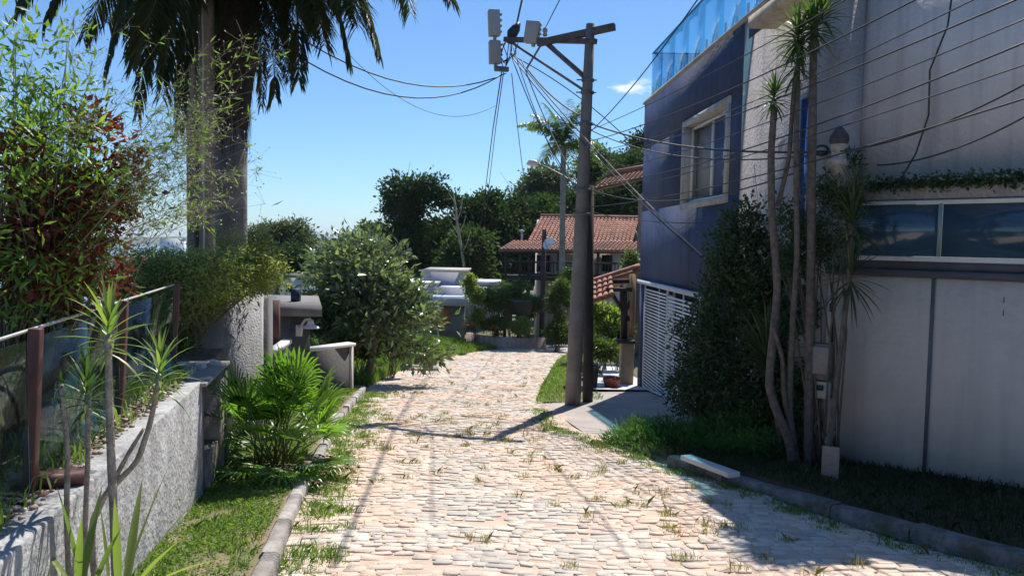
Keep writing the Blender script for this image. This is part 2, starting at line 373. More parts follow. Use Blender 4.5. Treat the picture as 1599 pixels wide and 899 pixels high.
# ------------------------------------------------------------------ grass (stuff)
def grass(name, pts, label, m, Lr=(.04, .09), w=.005, lean=.5, cat='grass'):
    n = len(pts); rg = RNG
    L = rg.uniform(Lr[0], Lr[1], n)[:, None]*(.6+.8*rg.random(n)[:, None]); az = rg.random(n)*2*math.pi
    sd = np.stack([np.cos(az), np.sin(az), np.zeros(n)], -1); a2 = rg.random(n)*2*math.pi; le = (rg.random(n)*lean)[:, None]
    ln_ = np.stack([np.cos(a2), np.sin(a2), np.zeros(n)], -1)*le
    up = np.array([0, 0, 1.0]); b = pts
    m1 = b+(up+ln_*.5)*L*.55; t = b+(up*.9+ln_*1.5)*L
    ww = (w*(.7+.6*rg.random(n)))[:, None]
    v = np.stack([b-sd*ww/2, b+sd*ww/2, m1+sd*ww*.4, t, m1-sd*ww*.4], 1).reshape(-1, 3)
    i = np.arange(n)[:, None]*5; mb = MB(); mb.add(v, i+np.arange(5)[None])
    return stuff(mb, name, m, label, cat)
def clump_pts(n, clumps, sx, zf):
    k = RNG.integers(0, len(clumps), n); c = np.array(clumps)[k]; p = c + RNG.normal(size=(n, 2))*sx
    return np.column_stack([p, zf(p[:, 0], p[:, 1])])
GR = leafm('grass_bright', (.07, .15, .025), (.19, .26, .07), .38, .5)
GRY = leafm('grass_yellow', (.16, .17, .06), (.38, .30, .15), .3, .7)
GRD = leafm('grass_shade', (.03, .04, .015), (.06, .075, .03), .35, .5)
vv = np.vectorize(lambda x, y: und(x, y))
# left verge near
N_ = 40000
yy = RNG.uniform(2.5, 16, N_)**1.0; xx = xl(yy) - .15 - RNG.random(N_)**.8*.95
den = np.sin(xx*5+1)*np.sin(yy*3.3)+np.sin(xx*11)*np.sin(yy*8.7)*.7
k = (den > -.55); xx, yy = xx[k], yy[k]
grass('verge_grass', np.column_stack([xx, yy, zr(yy)+.085+vv(xx, yy)]), 'short weedy grass on the left verge beside the kerb', GR, (.02, .06), .008, .9)
n = 22000; yy = RNG.uniform(3.5, 12, n); xx = xl(yy)-.15-RNG.random(n)*.95; k = np.sin(xx*6+2)*np.sin(yy*4.1+1) > -.45; xx, yy = xx[k], yy[k]; n = len(xx)
mb = MB(); mb.leaves(np.column_stack([xx, yy, zr(yy)+.10+vv(xx, yy)+.02*RNG.random(n)]), RNG.normal(size=(n, 3))*np.array([1, 1, .35]), RNG.uniform(.015, .035, n), .013); stuff(mb, 'verge_clover', GR, 'broad-leaved low weeds among the grass of the left verge', 'weeds')
# weeds creeping over the road edge (left)
cl = [(float(xl(y))+abs(random.gauss(0, .22))+.02, y) for y in np.random.default_rng(2).uniform(3.5, 16, 190)]
pw = clump_pts(9000, cl, .055, lambda a, b: zr(b)+vv(a, b)); grass('roadside_weeds', pw, 'green weeds creeping onto the cobbles along the left kerb', GR, (.02, .07), .007, .9)
# tufts in the road
cl = [];
rg = random.Random(8)
for _ in range(190):
    y = rg.uniform(4.2, 12) if _ % 2 else rg.uniform(4.2, 26); a, b = float(xl(y)), float(xr(y)); f = rg.choice([.5, .6, .65, .72, .8, .3, .1, .9]); cl.append((a+(b-a)*min(.98, max(.02, f+rg.gauss(0, .07))), y))
pw = clump_pts(6500, cl, .035, lambda a, b: zr(b)+vv(a, b)); grass('road_tufts', pw, 'dry yellowish grass tufts growing between the cobbles', GRY, (.03, .09), .0045, .8)
# right verge shaded
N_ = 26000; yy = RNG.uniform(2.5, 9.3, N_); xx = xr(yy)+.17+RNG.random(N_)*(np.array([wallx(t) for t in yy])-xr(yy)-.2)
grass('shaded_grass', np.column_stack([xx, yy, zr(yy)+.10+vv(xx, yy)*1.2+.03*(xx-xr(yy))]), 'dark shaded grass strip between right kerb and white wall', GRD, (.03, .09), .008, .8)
cl = [(float(xr(y))-abs(rg.gauss(0, .12)), y) for y in np.random.default_rng(3).uniform(4.5, 13, 130)]
pw = clump_pts(5000, cl, .06, lambda a, b: zr(b)+vv(a, b)); grass('right_edge_weeds', pw, 'low green weeds along the right edge of the cobbles', GR, (.02, .05), .007, .9)
# bank of bright grass beyond
N_ = 60000; yy = RNG.uniform(17.2, 33, N_); xx = xl(yy)-.05-RNG.random(N_)*6.5
den = np.sin(xx*1.7+2)*np.sin(yy*1.1); k = (den > -.75) | (xl(yy)-xx > 1.2); xx, yy = xx[k], yy[k]
grass('bank_grass', np.column_stack([xx, yy, H(xx, yy)]), 'bright green tall grass on the bank left of the road', GR, (.12, .32), .016, .7)
# around the pole and beyond
N_ = 16000; yy = RNG.uniform(14.0, 34, N_); xx = xr(yy)-.1+RNG.random(N_)**1.5*np.where((yy > 16) & (yy < 24), .75, 1.3)
k = ~((yy < 14.6) & (xx > 1.25)); xx, yy = xx[k], yy[k]
grass('pole_grass', np.column_stack([xx, yy, zr(yy)+.03]), 'bright grass strip around the foot of the utility pole', GR, (.03, .10), .008, .8)

# ------------------------------------------------------------------ trees
BARK = mat('bark', (.16, .13, .10), (.08, .065, .05), scale=8, rough=.95, bump=.8, bscale=30)
def sph(n, rmin=.55):
    v = RNG.normal(size=(n, 3)); v /= np.linalg.norm(v, axis=1, keepdims=True); return v*(rmin**3+(1-rmin**3)*RNG.random((n, 1)))**(1/3)
def crown_mb(blobs, nclump, nleaf, crad, L, Wd, rmin=.5, updown=-.2, mb=None):
    mb = mb or MB(); vols = np.array([b[1][0]*b[1][1]*b[1][2] for b in blobs])**(.75); vols /= vols.sum(); cs = []
    for (c, r), v in zip(blobs, vols):
        k = max(3, int(nclump*v)); cs.append(np.array(c)+sph(k, rmin)*np.array(r))
    C = np.concatenate(cs); n = len(C)*nleaf
    idx = np.repeat(np.arange(len(C)), nleaf); off = RNG.normal(size=(n, 3))*.55; cr = crad*(.6+.8*RNG.random(len(C)))[idx][:, None]
    pos = C[idx]+off*cr*np.array([1, 1, .7])
    cen = np.average(np.array([b[0] for b in blobs]), axis=0, weights=vols)
    d = off + RNG.normal(size=(n, 3))*.8 + np.array([0, 0, updown]) + (pos-cen)/np.linalg.norm(pos-cen, axis=1, keepdims=True)*.5
    mb.leaves(pos, d, L*(.6+.8*RNG.random(n)), Wd*(.7+.6*RNG.random(n)))
    return mb, C
def limbs(mb, base, top, r0, targets, n=10, bend=.15):
    base = Vector(base); top = Vector(top); pts = []; rs = []
    for i in range(8):
        t = i/7; q = base.lerp(top, t)+Vector((math.sin(t*3.1)*bend, math.cos(t*2.3)*bend*.5, 0)); pts.append(q); rs.append(r0*(1.25-.75*t) if i else r0*1.5)
    mb.tube(pts, rs, 10)
    for t in targets[:n]:
        t = Vector(t); s = random.uniform(.45, .98); st = pts[min(7, int(s*7))]
        mid = st.lerp(t, .5)+Vector((0, 0, -abs(t-st)[2]*.0 if False else (t-st).length*.08))
        mb.tube([st, st.lerp(mid, .5), mid, t], [r0*.42, r0*.34, r0*.24, r0*.08], 6)
        for _ in range(2):
            e = t+Vector((random.uniform(-1, 1), random.uniform(-1, 1), random.uniform(-.2, 1)))*(t-st).length*.3
            mb.tube([mid, e], [r0*.15, r0*.04], 5)
def tree(name, label, base, top, r0, blobs, nclump, nleaf, crad, L, Wd, lm, cat='tree', group=None, nl=12, rmin=.5, bark=None, updown=-.2):
    t = thing(name, label, cat, base, group)
    mb, C = crown_mb(blobs, nclump, nleaf, crad, L, Wd, rmin, updown); mb.build('crown', lm, t)
    tb = MB(); sel = [tuple(c) for c in C[RNG.permutation(len(C))[:nl]]]; limbs(tb, base, top, r0, sel, nl); tb.build('trunk', bark or BARK, t, smooth=True)
    return t
def B(px, py, d, rx, rz, ry=None):
    p = P(px, py, d); return ((p.x, p.y, p.z), (rx, ry or rx, rz))
def gz(x, y): return (x, y, Hf(x, y)-.05)
LM = {
 'mid': leafm('leaf_mid', (.05, .085, .04), (.24, .28, .17), .28, .27, .7),
 'dark': leafm('leaf_dark', (.016, .040, .014), (.05, .085, .03), .2, .7, .25),
 'forest': leafm('leaf_forest', (.022, .05, .016), (.075, .115, .04), .25, .7, .25),
 'olive': leafm('leaf_olive', (.06, .085, .05), (.13, .16, .09), .25, .5),
 'lime': leafm('leaf_lime', (.08, .13, .03), (.24, .28, .09), .45, .45),
 'bush': leafm('leaf_bush', (.035, .07, .02), (.12, .16, .05), .32, .45),
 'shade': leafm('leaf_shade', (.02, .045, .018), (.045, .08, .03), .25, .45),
 'red': leafm('leaf_red', (.05, .022, .018), (.26, .045, .03), .22, .5),
 'dist': leafm('leaf_distant', (.03, .06, .025), (.08, .12, .05), .2, .6),
}
# glossy round-crowned tree left of the road
b = G(575, 560); b = Vector((P(572, 500, 18.1).x, 18.1, 0)); b.z = Hf(b.x, b.y)-.05
tree('broadleaf_tree', 'round bushy tree with glossy dark leaves hanging over the grass bank', b, P(578, 440, 18.1), .09,
     [B(547.75, 446.7, 18.1, 1.05, .9), B(584.95, 409.5, 18.2, .7, .5), B(612.85, 474.6, 17.9, .95, .7), B(519.85, 479.25, 18.0, .65, .6), B(636.1, 493.2, 17.6, .65, .36), B(584.95, 497.85, 17.2, .5, .3), B(580.3, 502.5, 17.8, .9, .5), B(552.4, 389.04, 18.3, .35, .3), B(515.2, 426.24, 18.3, .45, .4), B(648.19, 544.35, 17.2, .28, .5), B(626.8, 446.7, 18.0, .35, .25), B(529.15, 395.55, 18.4, .2, .18), B(584.95, 383.46, 18.4, .2, .15), B(491.95, 460.65, 18.2, .25, .3), B(668.65, 558.3, 17.2, .15, .2), B(496.6, 521.1, 17.9, .4, .35)],
     190, 46, .36, .19, .078, LM['mid'], nl=46, rmin=.2, updown=.1)
# ivy-covered tower tree and neighbours
def far_tree(px, pt, pb, d, rx, label, lm='forest', seedblobs=None, n=200, name='forest_tree', group='trees on the wooded slope behind the houses', L=.34):
    p = P(px, pb, d); base = (p.x, d, Hf(p.x, d)-.1); top = P(px, pt+(pb-pt)*.3, d)
    bl = seedblobs or [B(px+random.uniform(-.3, .3)*rx/d*FPX, pt+(pb-pt)*f, d+random.uniform(-1, 1)*rx*.3, rx*s, rx*s*.62) for f, s in ((.16, .5), (.3, .72), (.5, .95), (.7, .9), (.88, .8))]
    return tree(name, label, base, top, .22, bl, n, 46, .55, L, L*.5, LM[lm], group=group, nl=10, rmin=.4)
far_tree(630, 275, 410, 52, 1.6, 'tall dark tree smothered in creepers, narrow as a tower, left of the bare tree', 'dark',
    [B(628, 300, 52, 1.2, 1.0), B(630, 335, 52, 1.25, 1.6), B(636, 375, 52, 1.35, 1.6), B(652, 300, 52, .9, .7), B(668, 293, 52, .9, .75), B(690, 305, 52.5, .9, .6), B(705, 312, 53, .55, .45), B(655, 325, 52, .6, .6), B(640, 405, 52, 1.5, .9)], 330, name='creeper_covered_tree', L=.28)
far_tree(685, 345, 410, 56, 1.9, 'rounded dark tree between the creeper tower and the bare tree', 'dark')
far_tree(590, 350, 410, 60, 1.7, 'light green tree rising behind the round bushy tree', 'bush')
far_tree(556, 372, 420, 62, 1.8, 'low green tree left of the creeper covered tree, behind the round tree', 'bush')
far_tree(752, 300, 420, 54, 2.4, 'broad dark tree above the grey flat-roofed house, right of the bare tree', 'dark', n=300)
far_tree(795, 303, 420, 57, 2.6, 'dense dark tree directly left of the red roof ridge', 'dark', n=300)
far_tree(848, 305, 430, 60, 2.8, 'wide green tree rising just behind the red tiled roof', 'forest', n=300)
far_tree(910, 290, 400, 62, 2.8, 'dark tree behind the red roof and the utility pole', 'dark', n=300)
far_tree(958, 275, 400, 58, 2.6, 'dark tree between the utility pole and the blue house', 'dark', n=280)
far_tree(845, 255, 330, 74, 2.6, 'feathery tree on the hilltop left of the slender palm', 'olive', n=230)
far_tree(940, 238, 300, 66, 2.3, 'leafy hilltop tree right of the slender palm', 'forest', n=220)
far_tree(985, 235, 340, 60, 2.2, 'hilltop tree touching the far edge of the blue house', 'forest', n=230)
far_tree(1005, 208, 300, 64, 1.8, 'tallest hilltop tree with a dead twig, beside the blue parapet', 'dark', n=200)
far_tree(735, 360, 430, 50, 1.6, 'shrubby tree low behind the grey flat-roofed house', 'forest', n=160)
# umbrella tree far left of centre
far_tree(430, 345, 420, 58, 2.2, 'grey-green spreading tree left of the distant blue mountain', 'olive',
    [B(405, 368, 58, 1.1, .6), B(430, 360, 58, 1.1, .55), B(455, 358, 58, 1.1, .6), B(472, 375, 58, 1.0, .6), B(420, 385, 58, 1.3, .7), B(398, 392, 58, 1.2, .9), B(448, 390, 58, .9, .6)], 260, name='spreading_tree', group=None, L=.26)
far_tree(455, 392, 430, 46, 1.4, 'small dark green tree under the grey-green spreading tree', 'dark', n=160, group=None, name='garden_tree', L=.25)
far_tree(520, 388, 440, 52, 1.6, 'garden tree between the small white house and the round tree', 'forest', n=140, group=None, name='garden_tree', L=.25)
# bare tree
bt = thing('bare_tree', 'thin leafless tree with pale twigs against the dark creeper trees', 'tree', gz(P(722, 430, 48).x, 48)); mb = MB()
pts = [gz(P(724, 430, 48).x, 48), P(725, 420, 48), P(720, 385, 48), P(714, 350, 48), P(712, 325, 48), P(708, 300, 48)]
mb.tube(pts, [.12, .1, .09, .07, .05, .02], 7)
for a, bb in (((714, 350), (700, 322)), ((720, 380), (706, 350)), ((714, 345), (722, 310)), ((712, 325), (700, 300)), ((716, 365), (728, 335)), ((722, 395), (735, 360))):
    mb.tube([P(*a, 48), P((a[0]+bb[0])/2+2, (a[1]+bb[1])/2, 48), P(*bb, 48)], [.045, .03, .008], 5)
mb.build('trunk', mat('pale_bark', (.36, .31, .27), (.25, .21, .18), rough=.9), bt)
# distant woods on the valley floor
mb = MB(); n = 900
yy = RNG.uniform(75, 900, n)**1.0; ang = RNG.uniform(-.55, .03, n); xx = yy*ang
rr = RNG.uniform(2.5, 5, n); cs = np.column_stack([xx, yy, H(xx, yy)+rr*.5])
kk = 26; idx = np.repeat(np.arange(n), kk); off = sph(n*kk, .7); pos = cs[idx]+off*rr[idx][:, None]*np.array([1, 1, .75])
mb.leaves(pos, off+RNG.normal(size=off.shape)*.5, rr[idx]*.55, rr[idx]*.42)
stuff(mb, 'distant_woods', LM['dist'], 'far-off treetops of the valley below the lagoon', 'trees')
# a few distant houses among them
for i, (px, py, d, w_, lab) in enumerate(((432, 400, 150, 7, 'distant white house just under the spreading tree'), (490, 392, 190, 8, 'distant pale house below the blue mountain'), (505, 410, 120, 5, 'distant white house nearest the round tree crown'), (270, 372, 900, 26, 'far white building on the lagoon shore'))):
    p = P(px, py, d); t = thing('distant_house', lab, 'house', (p.x, d, Hf(p.x, d)), 'distant houses in the valley')
    z0 = Hf(p.x, d); mb = MB(); mb.box((p.x, d, (p.z+z0)/2), (w_, w_*.8, p.z-z0), .3); mb.build('wall', mat('far_white', (.7, .7, .7), (.6, .6, .6)), t)
    mb = MB(); mb.box((p.x, d, p.z+.15), (w_*1.1, w_*.9, .3), .3); mb.build('roof', mat('far_roof', (.55, .5, .45), (.42, .36, .3)), t)
    mb = MB(); mb.box((p.x-w_*.2, d-w_*.42, p.z-1.3), (w_*.2, .3, 1.1), .3); mb.build('window', mat('dark_window', (.03, .035, .04), (.02, .02, .025), rough=.2), t)

# ------------------------------------------------------------------ palms
PALMG = leafm('palm_leaf', (.05, .10, .03), (.12, .20, .06), .3, .35, .5)
PALMD = leafm('palm_leaf_dark', (.02, .032, .012), (.06, .075, .03), .22, .45)
def frond(mb, base, az, el, L, leafL, n=46, grav=1.0, wid=.03, hang=.6, rach=.018, rz=None):
    p = Vector(base); d = Vector((math.cos(az)*math.cos(el), math.sin(az)*math.cos(el), math.sin(el))); pts = [p.copy()]; ds = [d.copy()]
    for i in range(n):
        p = p+d*L/n; d = (d+Vector((0, 0, -grav*1.6/n*(.4+i/n)))).normalized(); pts.append(p.copy()); ds.append(d.copy())
    mb.tube(pts[::4]+[pts[-1]], [rach*(1-.85*i/(len(pts[::4]))) for i in range(len(pts[::4])+1)], 5)
    for i in range(4, n+1):
        t = i/n; ll = leafL*math.sin(math.pi*min(1, .18+t*.78))**.6; d = ds[i]; s = d.cross(Vector((0, 0, 1)))
        if s.length < .1: s = Vector((math.sin(az), -math.cos(az), 0))
        s.normalize()
        for sg in (-1, 1):
            q = (s*sg*1.0+d*.55+Vector((0, 0, random.uniform(-.5, .15)))).normalized()
            mb.blade(pts[i], q, ll*random.uniform(.8, 1.1), wid, hang*random.uniform(.8, 1.5), 3, .5)
def palm_slender(px, ytop, ybase, d, label, name='slender_palm', fr=2.5, nf=22, r=.17):
    c = P(px, ytop, d); bs = P(px-2, ybase, d); bs = Vector((bs.x, d, Hf(bs.x, d)-.05)); t = thing(name, label, 'palm', bs)
    mb = MB(); mb.tube([bs, bs.lerp(c, .3), bs.lerp(c, .7), c], [r*1.2, r, r*.85, r*.8], 10); mb.build('trunk', mat('palm_trunk', (.30, .27, .24), (.2, .18, .15), rough=.9, bump=.5), t, smooth=True)
    mb = MB()
    for k in range(nf): frond(mb, c, k*2.4+.3, R(random.choice([75, 50, 25, 5, 60])), fr*random.uniform(.85, 1.1), fr*.30, 40, 1.0, .075, .9)
    mb.build('crown', PALMG, t); return t
palm_slender(880, 228, 430, 39, 'slender palm with a long thin trunk standing in front of the red roof')
# big royal palm at left
pb = P(362, 400, 10); pbase = Vector((pb.x, 10, .3)); ctr = P(372, -75, 10)
t = thing('royal_palm', 'huge thick-trunked palm with ragged dark fibre and drooping fronds overhead', 'palm', (pb.x, 10, -1.2))
mb = MB(); v0 = P(362, 560, 10); mb.tube([(v0.x, 10, -1.3), P(361, 400, 10), P(361, 300, 10), P(361, 200, 10)], [.24, .205, .20, .205], 20)
mb.build('trunk', mat('royal_trunk', (.23, .21, .20), (.13, .12, .115), scale=4, rough=.9, bump=.7, bscale=14, streak=.5), t, smooth=True)
mb = MB(); mb.tube([P(361, 203, 10), P(361, 170, 10), P(368, 60, 10), P(374, -75, 10)], [.205, .235, .29, .27], 18)
for k in range(700):
    py = random.uniform(-60, 215); f = (215-py)/275; a = random.uniform(0, 2*math.pi); c = P(361+f*12, py, 10); r = .20+.075*f
    mb.blade(c+Vector((math.cos(a)*r, math.sin(a)*r, 0)), (math.cos(a)*.1, math.sin(a)*.1, -1), random.uniform(.12, .4), .010, .1, 3)
mb.build('fibre_skirt', mat('palm_fibre', (.06, .055, .052), (.03, .027, .026), scale=12, rough=1, bump=1, bscale=20), t)
mb = MB()
def frondb(mb, a, c, e, leafL, n=105, wid=.024, hang=.9, rach=.024):
    a, c, e = Vector(a), Vector(c), Vector(e); pts = [a*(1-t)**2+c*2*t*(1-t)+e*t*t for t in np.linspace(0, 1, n+1)]
    mb.tube(pts[::4], [rach*(1-.85*i/(n/4)) for i in range(len(pts[::4]))], 5)
    for i in range(5, n+1):
        t = i/n; d = (pts[i]-pts[i-1]).normalized(); ll = leafL*math.sin(math.pi*min(1, .22+t*.68))**.7; s = d.cross(Vector((0, 0, 1)))
        if s.length < .15: s = Vector((.7, -.7, 0))
        s.normalize()
        for sg in (-1, 1):
            for rep_ in (0, 1):
                q = (s*sg+d*(.5+.2*rep_)+Vector((0, 0, random.uniform(-.9, .25)))).normalized()
                mb.blade(pts[i]-d*rep_*.02, q, ll*random.uniform(.7, 1.15), wid, hang*random.uniform(.9, 2.0), 4, .5)
for (cx_, cy_, cdp), (ex, ey, ed) in (((200, -260, 9.5), (70, 30, 9)), ((230, -230, 9), (165, 110, 8.8)), ((260, -200, 10), (215, 175, 10)), ((290, -180, 9), (280, 200, 9.3)), ((240, -200, 11), (130, 60, 11)),
    ((150, -200, 10), (20, -20, 10)), ((300, -150, 8.6), (255, 120, 8.4)), ((270, -220, 11), (240, 90, 11.5)), ((310, -140, 11), (190, 40, 11)),
    ((520, -230, 10), (592, 85, 10)), ((560, -250, 9.5), (705, 0, 9)), ((500, -200, 10.5), (545, 95, 10.5)), ((470, -160, 9), (500, 40, 8.6)), ((600, -200, 11), (640, 20, 11.5)), ((440, -150, 9.3), (428, 150, 9)),
    ((430, -140, 10.5), (452, 60, 10.5)), ((380, -250, 8), (330, -60, 7)), ((400, -250, 13), (420, -60, 13.5)), ((520, -180, 8.8), (560, 40, 8.2)), ((640, -260, 10), (760, -80, 10))):
    for dup_ in range(2 if ex < 300 else 1 + (ex < 560)):
        j_ = dup_*random.choice((-1, 1)); frondb(mb, ctr+Vector((0, 0, random.uniform(-.1, .15))), P(cx_+35*j_, cy_+20*dup_, cdp+.3*j_), P(ex+38*j_, ey-25*dup_, ed+.5*j_), .62+.06*dup_)
mb.build('crown', PALMD, t)
# dead frond hanging beside the trunk
mb = MB()
for k in range(3): frondb(mb, P(388+k*10, -20, 9.8), P(412+k*12, 20, 9.7), P(408+k*22, 165-k*20, 9.6), .36, 50, .016, .9, .014)
mb.build('hanging_frond', PALMD, t)
# concrete double-T pole left of the palm
t = thing('concrete_post', 'grey square concrete utility post left of the huge palm trunk', 'utility pole', (P(314, 400, 9.3).x, 9.3, -1))
mb = MB(); cx = P(314, 300, 9.3)
x0 = cx.x
mb.prism([(x0-.125, 9.18), (x0-.03, 9.16), (x0-.03, 9.42), (x0-.125, 9.42)], -1, 8.5); mb.prism([(x0-.03, 9.25), (x0+.035, 9.25), (x0+.035, 9.36), (x0-.03, 9.36)], -1, 8.5); mb.prism([(x0+.035, 9.15), (x0+.125, 9.17), (x0+.125, 9.42), (x0+.035, 9.42)], -1, 8.5)
mb.build('post', mat('post_concrete', (.27, .24, .21), (.17, .15, .13), scale=3, rough=.95, bump=.5, streak=.6), t)
mb = MB(); mb.tube([(x0+.10, 9.12, z+.0) if i % 2 else (x0+.115, 9.11, z) for i, z in enumerate(np.linspace(0, 7, 16))], .012, 6); mb.build('conduit', mat('pale_conduit', (.55, .5, .45), (.4, .36, .3)), t)

# ------------------------------------------------------------------ building the right side
BLUE = mat('blue_render', (.055, .080, .160), (.043, .058, .112), scale=1.3, rough=.9, bump=.7, bscale=18, streak=.6)
GREY = mat('grey_render', (.39, .36, .36), (.29, .265, .265), scale=1.4, rough=.92, bump=.8, bscale=22, streak=.6)
WHITEW = mat('white_wall_paint', (.68, .58, .49), (.60, .51, .43), scale=.8, rough=.9, bump=.25, bscale=12, streak=.3, dirt=(.42, .37, .32), dirt_scale=1.1, dirt_amt=.35)
UPW = mat('pale_grey_render', (.72, .69, .71), (.58, .555, .57), scale=1.0, rough=.92, bump=.3, bscale=22, streak=.55)
CREAM = mat('window_stone', (.50, .46, .41), (.36, .33, .3), scale=5, rough=.85, streak=.4)
WHITE = mat('white_paint', (.78, .78, .78), (.66, .66, .66), rough=.5)
BGLASS = mat('blue_window_glass', (.02, .10, .34), (.015, .07, .26), rough=.04, spec=1.0, metal=.35)
house = thing('corner_house', 'two-storey house with blue and grey rendered walls rising over the driveway', 'house', (3.0, 12, -1.2))
def wx(y): return 3.736-.0466*y
ZT = 4.77
GD0, GD1 = 12.35, 17.0    # gate from..to (depth)
def wallbox(mb, y0, y1, z0, z1, dx=0.0, th=.3):
    mb.prism([(wx(y0)+dx, y0), (wx(y1)+dx, y1), (wx(y1)+dx+th, y1), (wx(y0)+dx+th, y0)], z0, z1)
# blue wall, with window opening d 12.05..13.9
wy0, wy1, wz0, wz1 = 11.5, 13.8, 2.36, 3.74
mb = MB()
wallbox(mb, 10.9, 17.3, .78, wz0); wallbox(mb, 10.9, wy0, wz0, wz1); wallbox(mb, wy1, 17.3, wz0, wz1); wallbox(mb, 10.9, 17.3, wz1, ZT)
wallbox(mb, 10.9, GD0, -1.6, .78); wallbox(mb, GD1, 17.3, -2.2, .78)
mb.prism([(wx(17.3)+.3, 17.0), (wx(17.3)+.3, 17.3), (9, 17.3), (9, 17.0)], -2.6, ZT)
mb.prism([(wx(17.3)+.31, 8.6), (wx(17.3)+.31, 16.99), (9, 16.99), (9, 8.6)], ZT-.28, ZT-.1)
mb.build('blue_wall', BLUE, house)
mb = MB(); wallbox(mb, 8.1, 10.895, -1.6, ZT, .004); mb.build('grey_wall', GREY, house)
# interior backing behind gate
mb = MB(); wallbox(mb, 12.0, 17.0, -2.2, .8, 1.6, .1); mb.build('garage_wall', mat('garage_back', (.30, .33, .42), (.24, .26, .34)), house)
mb = MB(); mb.prism([(wx(8.1)-.04, 8.06), (wx(17.34)-.04, 17.34), (wx(17.34)+.34, 17.34), (wx(8.1)+.34, 8.06)], ZT+.002, ZT+.06); mb.build('parapet_coping', mat('coping', (.42, .38, .34), (.3, .27, .24), rough=.9), house)
# window
wn = MB()
def wframe(mb, y0, y1, z0, z1, t, dx, th):
    wallbox(mb, y0, y1, z1-t, z1, dx, th); wallbox(mb, y0, y1, z0, z0+t, dx, th); wallbox(mb, y0, y0+t*1.3, z0+t, z1-t, dx, th); wallbox(mb, y1-t*1.3, y1, z0+t, z1-t, dx, th)
wframe(wn, wy0-.14, wy1+.14, wz0-.10, wz1+.10, .11, -.035, .33); win = wn.build('window', CREAM, house)
mb = MB(); wframe(mb, wy0, wy1, wz0+.02, wz1-.02, .045, .10, .05); wallbox(mb, 12.55, 12.6, wz0+.06, wz1-.06, .10, .05); mb.build('frame', WHITE, win)
mb = MB(); wallbox(mb, wy0+.03, 12.56, wz0+.03, wz1-.03, .14, .02); mb.build('pane', BGLASS, win)
mb = MB(); wallbox(mb, 12.57, wy1-.03, wz0+.03, wz1-.03, .20, .02); mb.build('blind', mat('blind', (.28, .27, .27), (.2, .2, .2), rough=.7), win)
# tall narrow blue window
wn = MB(); wframe(wn, 8.52, 8.86, 1.75, 3.35, .05, -.03, .08); tw = wn.build('window', mat('dark_frame', (.05, .06, .08), (.03, .04, .05), rough=.4), house)
mb = MB(); wallbox(mb, 8.55, 8.83, 1.78, 3.32, -.018, .02); mb.build('pane', BGLASS, tw)
# overhanging slab end
mb = MB(); z = P(1220, 4, 8.7).z; mb.prism([(wx(9.8)-.35, 9.75), (wx(9.8)+.5, 9.75), (wx(7.9)+.5, 8.0), (wx(7.9)-.30, 8.0)], z+.0, z+.14); mb.build('roof_slab', mat('slab_edge', (.52, .46, .38), (.34, .27, .2), scale=6, rough=.9), house)
# glass balustrade on the roof
bal = MB(); PG = glass('cyan_glass', (.46, .76, .84), .0, .02, .35)
gl = MB()
ysb = list(np.linspace(9.2, 17.15, 9))
for a, b2 in zip(ysb, ysb[1:]): wallbox(gl, a+.02, b2-.02, ZT+.06, ZT+1.08, .10, .012)
gl.prism([(wx(17.15)+.13, 17.13), (wx(17.15)+.13, 17.142), (6.5, 17.142), (6.5, 17.13)], ZT+.06, ZT+1.08)
gl.build('glass_railing', PG, house)
for y in ysb:
    mb = MB(); wallbox(mb, y-.02, y+.02, ZT+.055, ZT+.36, .125, .03); mb.build('railing_post', mat('dark_metal', (.04, .045, .06), (.03, .03, .04), rough=.4, metal=.6), house)
mb = MB(); mb.beam((wx(17)+.14, 17.12, ZT+1.10), (6.5, 17.12, ZT+1.10), .03, .03); wallbox(mb, 9.2, 17.13, ZT+1.085, ZT+1.11, .095, .03); mb.build('top_rail', mat('blue_metal', (.05, .22, .5), (.04, .18, .4), rough=.4), house)
# terrace wall block + blue canopy inside the roof
mb = MB(); mb.prism([(4.4, 11.0), (4.4, 12.2), (6.5, 12.2), (6.5, 11.0)], ZT-.1, ZT+2.2); mb.build('roof_room', BLUE, house)
# upper wall turning toward the road at right
ux, uy = .7071, -.7071
def nw(s, off=0.0):     # point on near wall; s metres from corner, off = set back
    return (3.36+ux*s + .7071*off, 8.02+uy*s + .7071*off)
def nwall(mb, s0, s1, z0, z1, off, th):
    mb.prism([nw(s0, off), nw(s1, off), nw(s1, off+th), nw(s0, off+th)], z0, z1)
mb = MB(); nwall(mb, 0.02, 7.0, 2.31, 4.7, .32, .3); mb.prism([nw(0.02, .62), nw(7, .62), (12, 6), (9, 8.55), (3.9, 8.55)], 4.3, 4.45); mb.build('upper_wall', UPW, house)

# near white boundary wall with glazing
bw = thing('boundary_wall', 'smooth white boundary wall with a blue glazed strip on top, in deep shade', 'wall', (4.2, 7.2, -.75))
mb = MB(); nwall(mb, 0, 7.0, -1.5, 1.33, 0, .25); mb.build('wall', WHITEW, bw)
mb = MB(); nwall(mb, -.03, 7.0, 1.332, 1.40, -.03, .31); nwall(mb, .2, 7.0, 1.401, 1.489, .02, .2); mb.build('coping', mat('coping_dark', (.10, .10, .12), (.06, .06, .07), rough=.7), bw)
mb = MB(); nwall(mb, 1.0, 1.03, -.9, 1.33, -.018, .015); mb.build('joint_strip', mat('joint', (.12, .12, .13), (.08, .08, .09)), bw)
mb = MB(); q = P(1570, 472, 6.9)
for s_, z_ in ((0, .05), (0, -.07)): nwall(mb, 1.600, 1.607, 1.11+z_-.025, 1.11+z_+.025, -.004, .003)
mb.build('crack', mat('joint', (.12, .12, .13)), bw)
